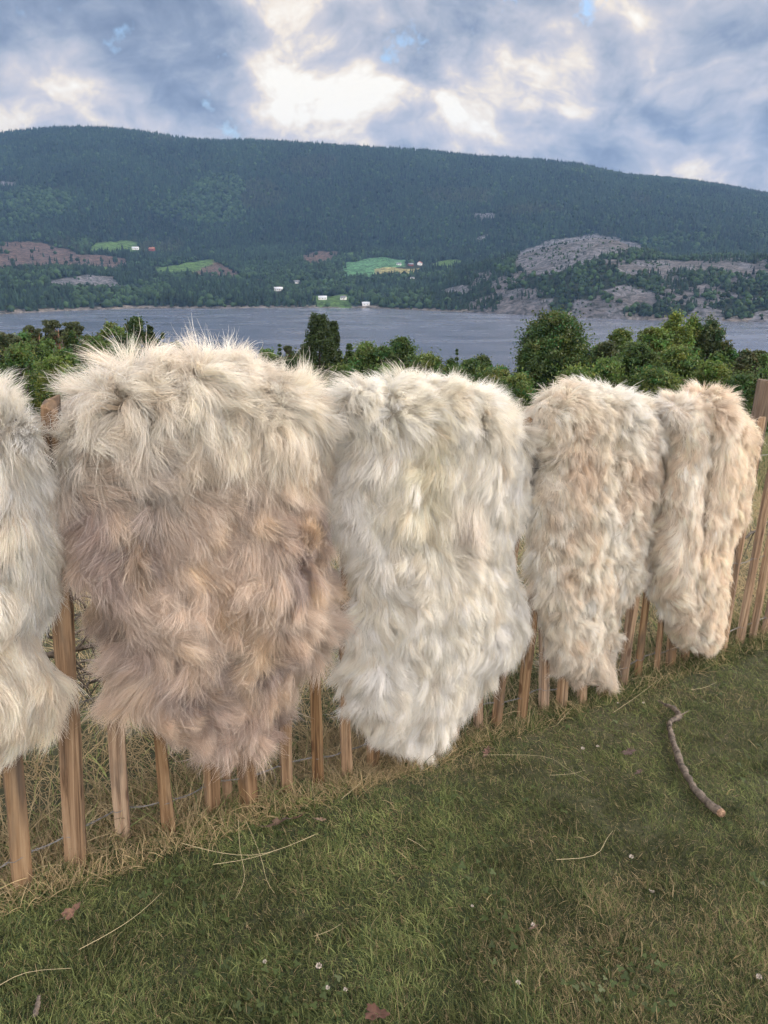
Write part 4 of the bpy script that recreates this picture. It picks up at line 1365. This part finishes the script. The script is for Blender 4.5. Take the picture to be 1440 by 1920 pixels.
def straw(pts, label, r=.0013, lift=.03):
    P = smooth_path(lying(pts, lift), 3)
    P[1:-1] = P[1:-1] * .6 + .2 * (P[2:] + P[:-2]) if len(P) > 3 else P[1:-1]
    r = r * .62
    o = tubes_mesh('straw_stalk', [(P - P[0], np.linspace(r, r * .5, len(P)), 5)], STRAW)
    o.location = P[0]
    tag(o, label, 'straw', 'dry straw stalks on the grass')


straw([(150, 1790), (215, 1755), (262, 1720), (305, 1685)], 'long pale straw stalk slanting up below the leftmost dead leaf')
straw([(-5, 1858), (50, 1832), (135, 1826)], 'bent straw stalk in the bottom left corner of the lawn')
straw([(0, 1688), (60, 1658), (150, 1615), (240, 1580)], 'very long straw stalk passing in front of the two left pickets', .0011)
straw([(340, 1588), (420, 1608), (500, 1610), (598, 1572)], 'long curved straw stalk ending in a feathery tip below the brown skin', .0014)
straw([(400, 1625), (470, 1618), (540, 1595), (590, 1575)], 'curved straw stalk just below the feathery tipped one')
straw([(448, 1545), (450, 1600), (460, 1650), (443, 1690)], 'straw stalk crossing the curved ones upright')
straw([(462, 1548), (488, 1610), (500, 1655), (515, 1680)], 'thin straw stalk crossing the curved ones at a slant', .0010)
straw([(1042, 1622), (1115, 1612), (1135, 1585), (1148, 1568)], 'kinked pale straw stalk in the middle of the lawn')
straw([(905, 1424), (1020, 1428), (1060, 1452), (1110, 1478)], 'long thin stalk running right from the oak leaf', .0009)
straw([(1030, 1465), (1070, 1462), (1096, 1455)], 'short straw stalk beyond the kinked one, near clover', .0009)
straw([(1150, 1340), (1200, 1305), (1248, 1268)], 'straight straw stalk near the pickets below the curly skin')
straw([(1045, 1362), (1070, 1335), (1100, 1305)], 'short slanting stalk at the foot of the curly skin')
straw([(1295, 1298), (1320, 1295), (1343, 1285)], 'short straw stalk lying above the crooked stick')
straw([(720, 1410), (760, 1428), (800, 1450)], 'short straw stalk under the tip of the ivory skin')
straw([(1160, 1905), (1163, 1890), (1161, 1872)], 'upright straw bit at the lower edge', .0010, .02)
straw([(640, 1505), (690, 1462), (720, 1425)], 'green-yellow grass stem rising beside the ivory skin', .0011)
straw([(765, 1580), (785, 1590), (800, 1602)], 'tiny curled straw bit left of centre on the lawn', .0012)
straw([(590, 1764), (620, 1752), (643, 1736)], 'thin short straw near the white clover heads', .0009)


def dead_leaf(px, py, size, col, label, lobes=5, rot=0.0, stem=True, curl=.4):
    g = ground_hit(px, py) + np.array([0, 0, .026])
    n = 40; V = [(0, 0, 0)]
    for i in range(n):
        a = i / n * 2 * PI
        rr = (.42 + .58 * abs(math.cos(a * lobes / 2.0)) ** .8) * (1 + .12 * math.sin(a * 11 + px)) * (1 - .18 * abs(math.sin(a)))
        x = math.cos(a) * rr; y = math.sin(a) * rr * .62
        V.append((x, y, 0))
    V = np.array(V)
    ring = V[1:] * .5
    V = np.vstack([V, ring])
    V[:, 2] = curl * (V[:, 1] ** 2 * 1.3 + .35 * V[:, 0] ** 2) + .10 * vnoise(V * 3 + px, 5)
    Fs = []
    for i in range(n):
        j = (i + 1) % n
        Fs.append((0, 1 + n + i, 1 + n + j, 1 + n + j)); Fs.append((1 + n + i, 1 + i, 1 + j, 1 + n + j))
    V = V * size
    c, s = math.cos(rot), math.sin(rot)
    V = np.stack([V[:, 0] * c - V[:, 1] * s, V[:, 0] * s + V[:, 1] * c, V[:, 2]], -1)
    root = empty('dead_leaf', tuple(g)); tag(root, label, 'leaf', 'dead leaves on the lawn')
    root.rotation_euler = (rng.normal() * .3, rng.normal() * .3, 0)
    me = bpy.data.meshes.new('blade'); me.from_pydata(V.tolist(), [], [f if f[2] != f[3] else f[:3] for f in Fs])
    a = me.attributes.new('Col', 'FLOAT_COLOR', 'POINT')
    cc = np.ones((len(V), 4)); cc[:, :3] = (np.array(col) * .38 + .035) * (1 + .5 * vnoise(V / size * 5, 9))[:, None]
    a.data.foreach_set('color', cc.astype(np.float32).ravel())
    me.polygons.foreach_set('use_smooth', np.ones(len(me.polygons), bool)); me.materials.append(DEADLEAF)
    link(bpy.data.objects.new('blade', me), root)
    if stem:
        P = np.array([(-size * k_ * .55 - size * .5, .1 * size * k_ ** 2, .15 * size * k_) for k_ in np.linspace(0, 1.6, 5)])
        P = np.stack([P[:, 0] * c - P[:, 1] * s, P[:, 0] * s + P[:, 1] * c, P[:, 2]], -1)
        tubes_mesh('stem', [(P, np.full(5, .0011), 5)], STICKB, root)


dead_leaf(133, 1715, .030, (.30, .135, .075), 'curled rusty dead leaf in front of the two left pickets', 3, 1.0)
dead_leaf(520, 1552, .040, (.22, .125, .07), 'crumpled brown leaf at the fence foot below the brown skin', 4, .4)
dead_leaf(556, 1540, .040, (.33, .19, .11), 'pale brown leaf lying on the crumpled one at the fence foot', 5, 1.1)
dead_leaf(601, 1546, .020, (.36, .24, .15), 'small tan leaf right of the crumpled brown leaves', 5, .2)
dead_leaf(913, 1416, .030, (.34, .17, .12), 'lobed reddish oak leaf near the tip of the ivory skin', 7, 1.2)
dead_leaf(1178, 1415, .030, (.19, .11, .09), 'dull brown leaf flat in the grass left of the stick', 5, .1)
dead_leaf(1197, 1456, .022, (.20, .11, .09), 'small dark leaf below the flat one left of the stick', 5, .8)
dead_leaf(1220, 1678, .018, (.62, .55, .46), 'pale whitish leaf scrap on the right side of the lawn', 3, .6, False, .9)
dead_leaf(705, 1908, .034, (.21, .075, .035), 'glossy dark brown leaf at the bottom edge of the lawn', 3, -.3, False, .8)
dead_leaf(1000, 1752, .013, (.42, .26, .19), 'tiny pinkish brown leaf on the middle lawn', 5, .5, True)


def stick(pts, radii, label, lift, bark=STICKB, twigs=(), name='fallen_stick', n=10):
    P = smooth_path(lying(pts, lift), 7)
    m = len(P)
    rr = np.interp(np.linspace(0, 1, m), np.linspace(0, 1, len(radii)), radii) * (1 + .13 * rng.normal(size=m))
    P = P + rng.normal(size=P.shape) * .0012
    root = empty(name, tuple(P[0])); tag(root, label, 'stick' if name == 'fallen_stick' else 'branch')
    tubes = [(P - P[0], rr, n)]
    for (k_, dx, dy, dz, r0) in twigs:
        b0 = P[int(k_ * (m - 1))] - P[0]
        q_ = np.linspace(0, 1, 4)[:, None]
        tubes.append((b0 + np.array([dx, dy, dz]) * q_ + np.array([0, 0, .01]) * q_ * (1 - q_), r0 * (1 - .6 * q_[:, 0]), 6))
    tubes_mesh('bark', tubes, bark, root)
    d = unit(P[-1] - P[-3])
    tubes_mesh('broken_end', [(np.array([P[-1] - P[0] - d * .004, P[-1] - P[0] + d * .004, P[-1] - P[0] + d * .010]), [rr[-1] * 1.12, rr[-1] * 1.05, rr[-1] * .55], 9)], RAWWOOD, root, False)
    return root


stick([(1245, 1330), (1262, 1340), (1272, 1356), (1255, 1364), (1258, 1385), (1272, 1430), (1290, 1470), (1318, 1510), (1350, 1538)], [.006, .010, .012, .0100, .0112, .013, .0125, .014, .0145],
      'crooked grey-brown bark stick with a pale broken end lying on the lawn', [.03, .035, .035, .03, .03, .03, .03, .03, .035], twigs=((.27, .05, .02, .02, .004), (.02, -.03, .02, .01, .004)))
stick([(68, 1918), (72, 1895), (76, 1880)], [.006, .0055, .003], 'small weathered stick end poking out at the bottom left', .03)
# brushwood pile beyond the fence, seen between the left pickets
BR = [((55, 1236), (150, 1214), (250, 1203), .013, .55, 'thickest dark horizontal branch of the brush pile, between the left pickets'),
      ((95, 1146), (150, 1160), (265, 1148), .007, .60, 'thin upper branch of the brush pile'),
      ((115, 1262), (165, 1190), (215, 1120), .006, .50, 'slanting thin branch crossing the brush pile'),
      ((85, 1180), (150, 1246), (225, 1300), .006, .65, 'branch sloping down through the brush pile'),
      ((130, 1080), (158, 1150), (175, 1245), .005, .45, 'steep twig at the front of the brush pile'),
      ((125, 1300), (190, 1272), (290, 1262), .008, .70, 'lowest grey branch of the brush pile'),
      ((100, 1115), (160, 1122), (230, 1095), .006, .75, 'topmost thin twig of the brush pile'),
      ((60, 1290), (140, 1245), (240, 1235), .007, .85, 'grey branch behind the thickest one in the brush pile'),
      ((130, 1200), (180, 1175), (270, 1185), .005, .80, 'short twig just above the thickest branch of the brush pile'),
      ((1395, 1010), (1430, 985), (1475, 960), .010, .60, 'grey branch beyond the far right pickets')]
for k_, (p1, p2, p3, r0, bo, lab) in enumerate(BR):
    P = np.array([fence_hit(*p, -bo - .06 * j) for j, p in enumerate((p1, p2, p3))])
    P = smooth_path(P, 5); P = P + rng.normal(size=P.shape) * .007
    P[:, 2] = np.maximum(P[:, 2], zg(P[:, 0], P[:, 1]) + .01)
    tb = [(P - P[0], np.linspace(r0, r0 * .5, len(P)), 7)]
    for j in range(9):
        b0 = P[1 + j] - P[0]
        dd = (rand_unit(1)[0] * .16 + np.array([0, 0, -.05])) * rng.uniform(.5, 1.3); q_ = np.linspace(0, 1, 4)[:, None]
        tb.append((b0 + dd * q_, r0 * .4 * (1 - .6 * q_[:, 0]), 5))
    o = tubes_mesh('dead_branch', tb, BARK if k_ % 2 else STICKB); o.location = P[0]
    tag(o, lab, 'branch', 'dead branches beyond the fence')

# white clover heads
PETAL = plain_mat('clover_petal', (.52, .46, .41), .7, var=.2, scale=300)
STEMG = plain_mat('green_stem', (.07, .12, .03), .6)


def clover_head(px, py, label, s=.007):
    g = ground_hit(px, py)
    hgt = .032
    root = empty('clover_flower', tuple(g)); tag(root, label, 'flower', 'white clover flowers in the lawn')
    V = []; Fs = []
    for i in range(46):
        d = rand_unit(1)[0]; d[2] = abs(d[2]) * .9 - .25; d = unit(d)
        a = unit(np.cross(d, [.3, .8, .1])); b_ = np.cross(d, a); k0 = len(V)
        c = np.array([0, 0, hgt])
        V += [c + d * s * .3 + a * s * .12, c + d * s * 1.1 + b_ * s * .16, c + d * s * 1.05 - b_ * s * .16, c + d * s * .3 - a * s * .12]
        Fs += [(k0, k0 + 1, k0 + 2, k0 + 3)]
    np_mesh('petals', V, Fs, PETAL, root)
    tubes_mesh('stem', [(np.array([[.004, .002, -.005], [.001, 0, hgt * .5], [0, 0, hgt]]), [.0008] * 3, 5)], STEMG, root)


for px, py, lab, s in [(598, 1820, 'pinkish white clover head beside the pair near the bottom edge', .009), (615, 1862, 'left one of the white clover pair near the bottom edge', .006), (648, 1868, 'right one of the white clover pair near the bottom edge', .006),
                       (885, 1711, 'small white clover head on the middle lawn above the centre', .005), (998, 1750, 'clover head touching the tiny pinkish leaf', .006), (970, 1864, 'clover head in the lower middle of the lawn', .007), (1092, 1413, 'white clover head closest to the curly sheepskin', .008),
                       (1120, 1408, 'white clover head in the small group under the curly skin', .007), (1183, 1615, 'white clover head on the lawn below the stick', .008), (1206, 1323, 'white clover head between pickets and stick', .007), (1420, 1848, 'pinkish clover head at the lower right edge', .008), (1288, 1468, 'tiny white clover head touching the stick', .005),
                       (497, 1812, 'faded pinkish clover head left of the bottom pair', .006), (1158, 1322, 'clover head near the foot of the pickets', .005)]:
    clover_head(px, py, lab, s * .8)

# ------------------------------------------------------------------ air
HAZE = 7.2e-5
v, f = box_vf(-4300, 4300, -60, 4300, LZ - 80, 640)
hz = np_mesh('haze', v, f, None)
m = bpy.data.materials.new('haze_air'); m.use_nodes = True
t = NT(m.node_tree)
pv = t.n('ShaderNodeVolumePrincipled', {'Color': (0.30, 0.55, 1.0, 1), 'Density': HAZE, 'Anisotropy': 0.1})
t.n('ShaderNodeOutputMaterial', {'Volume': pv.outputs[0]})
hz.data.materials.append(m)
hz['kind'] = 'stuff'
tag(hz, 'thin bluish evening haze over the lake and far hills', 'haze')
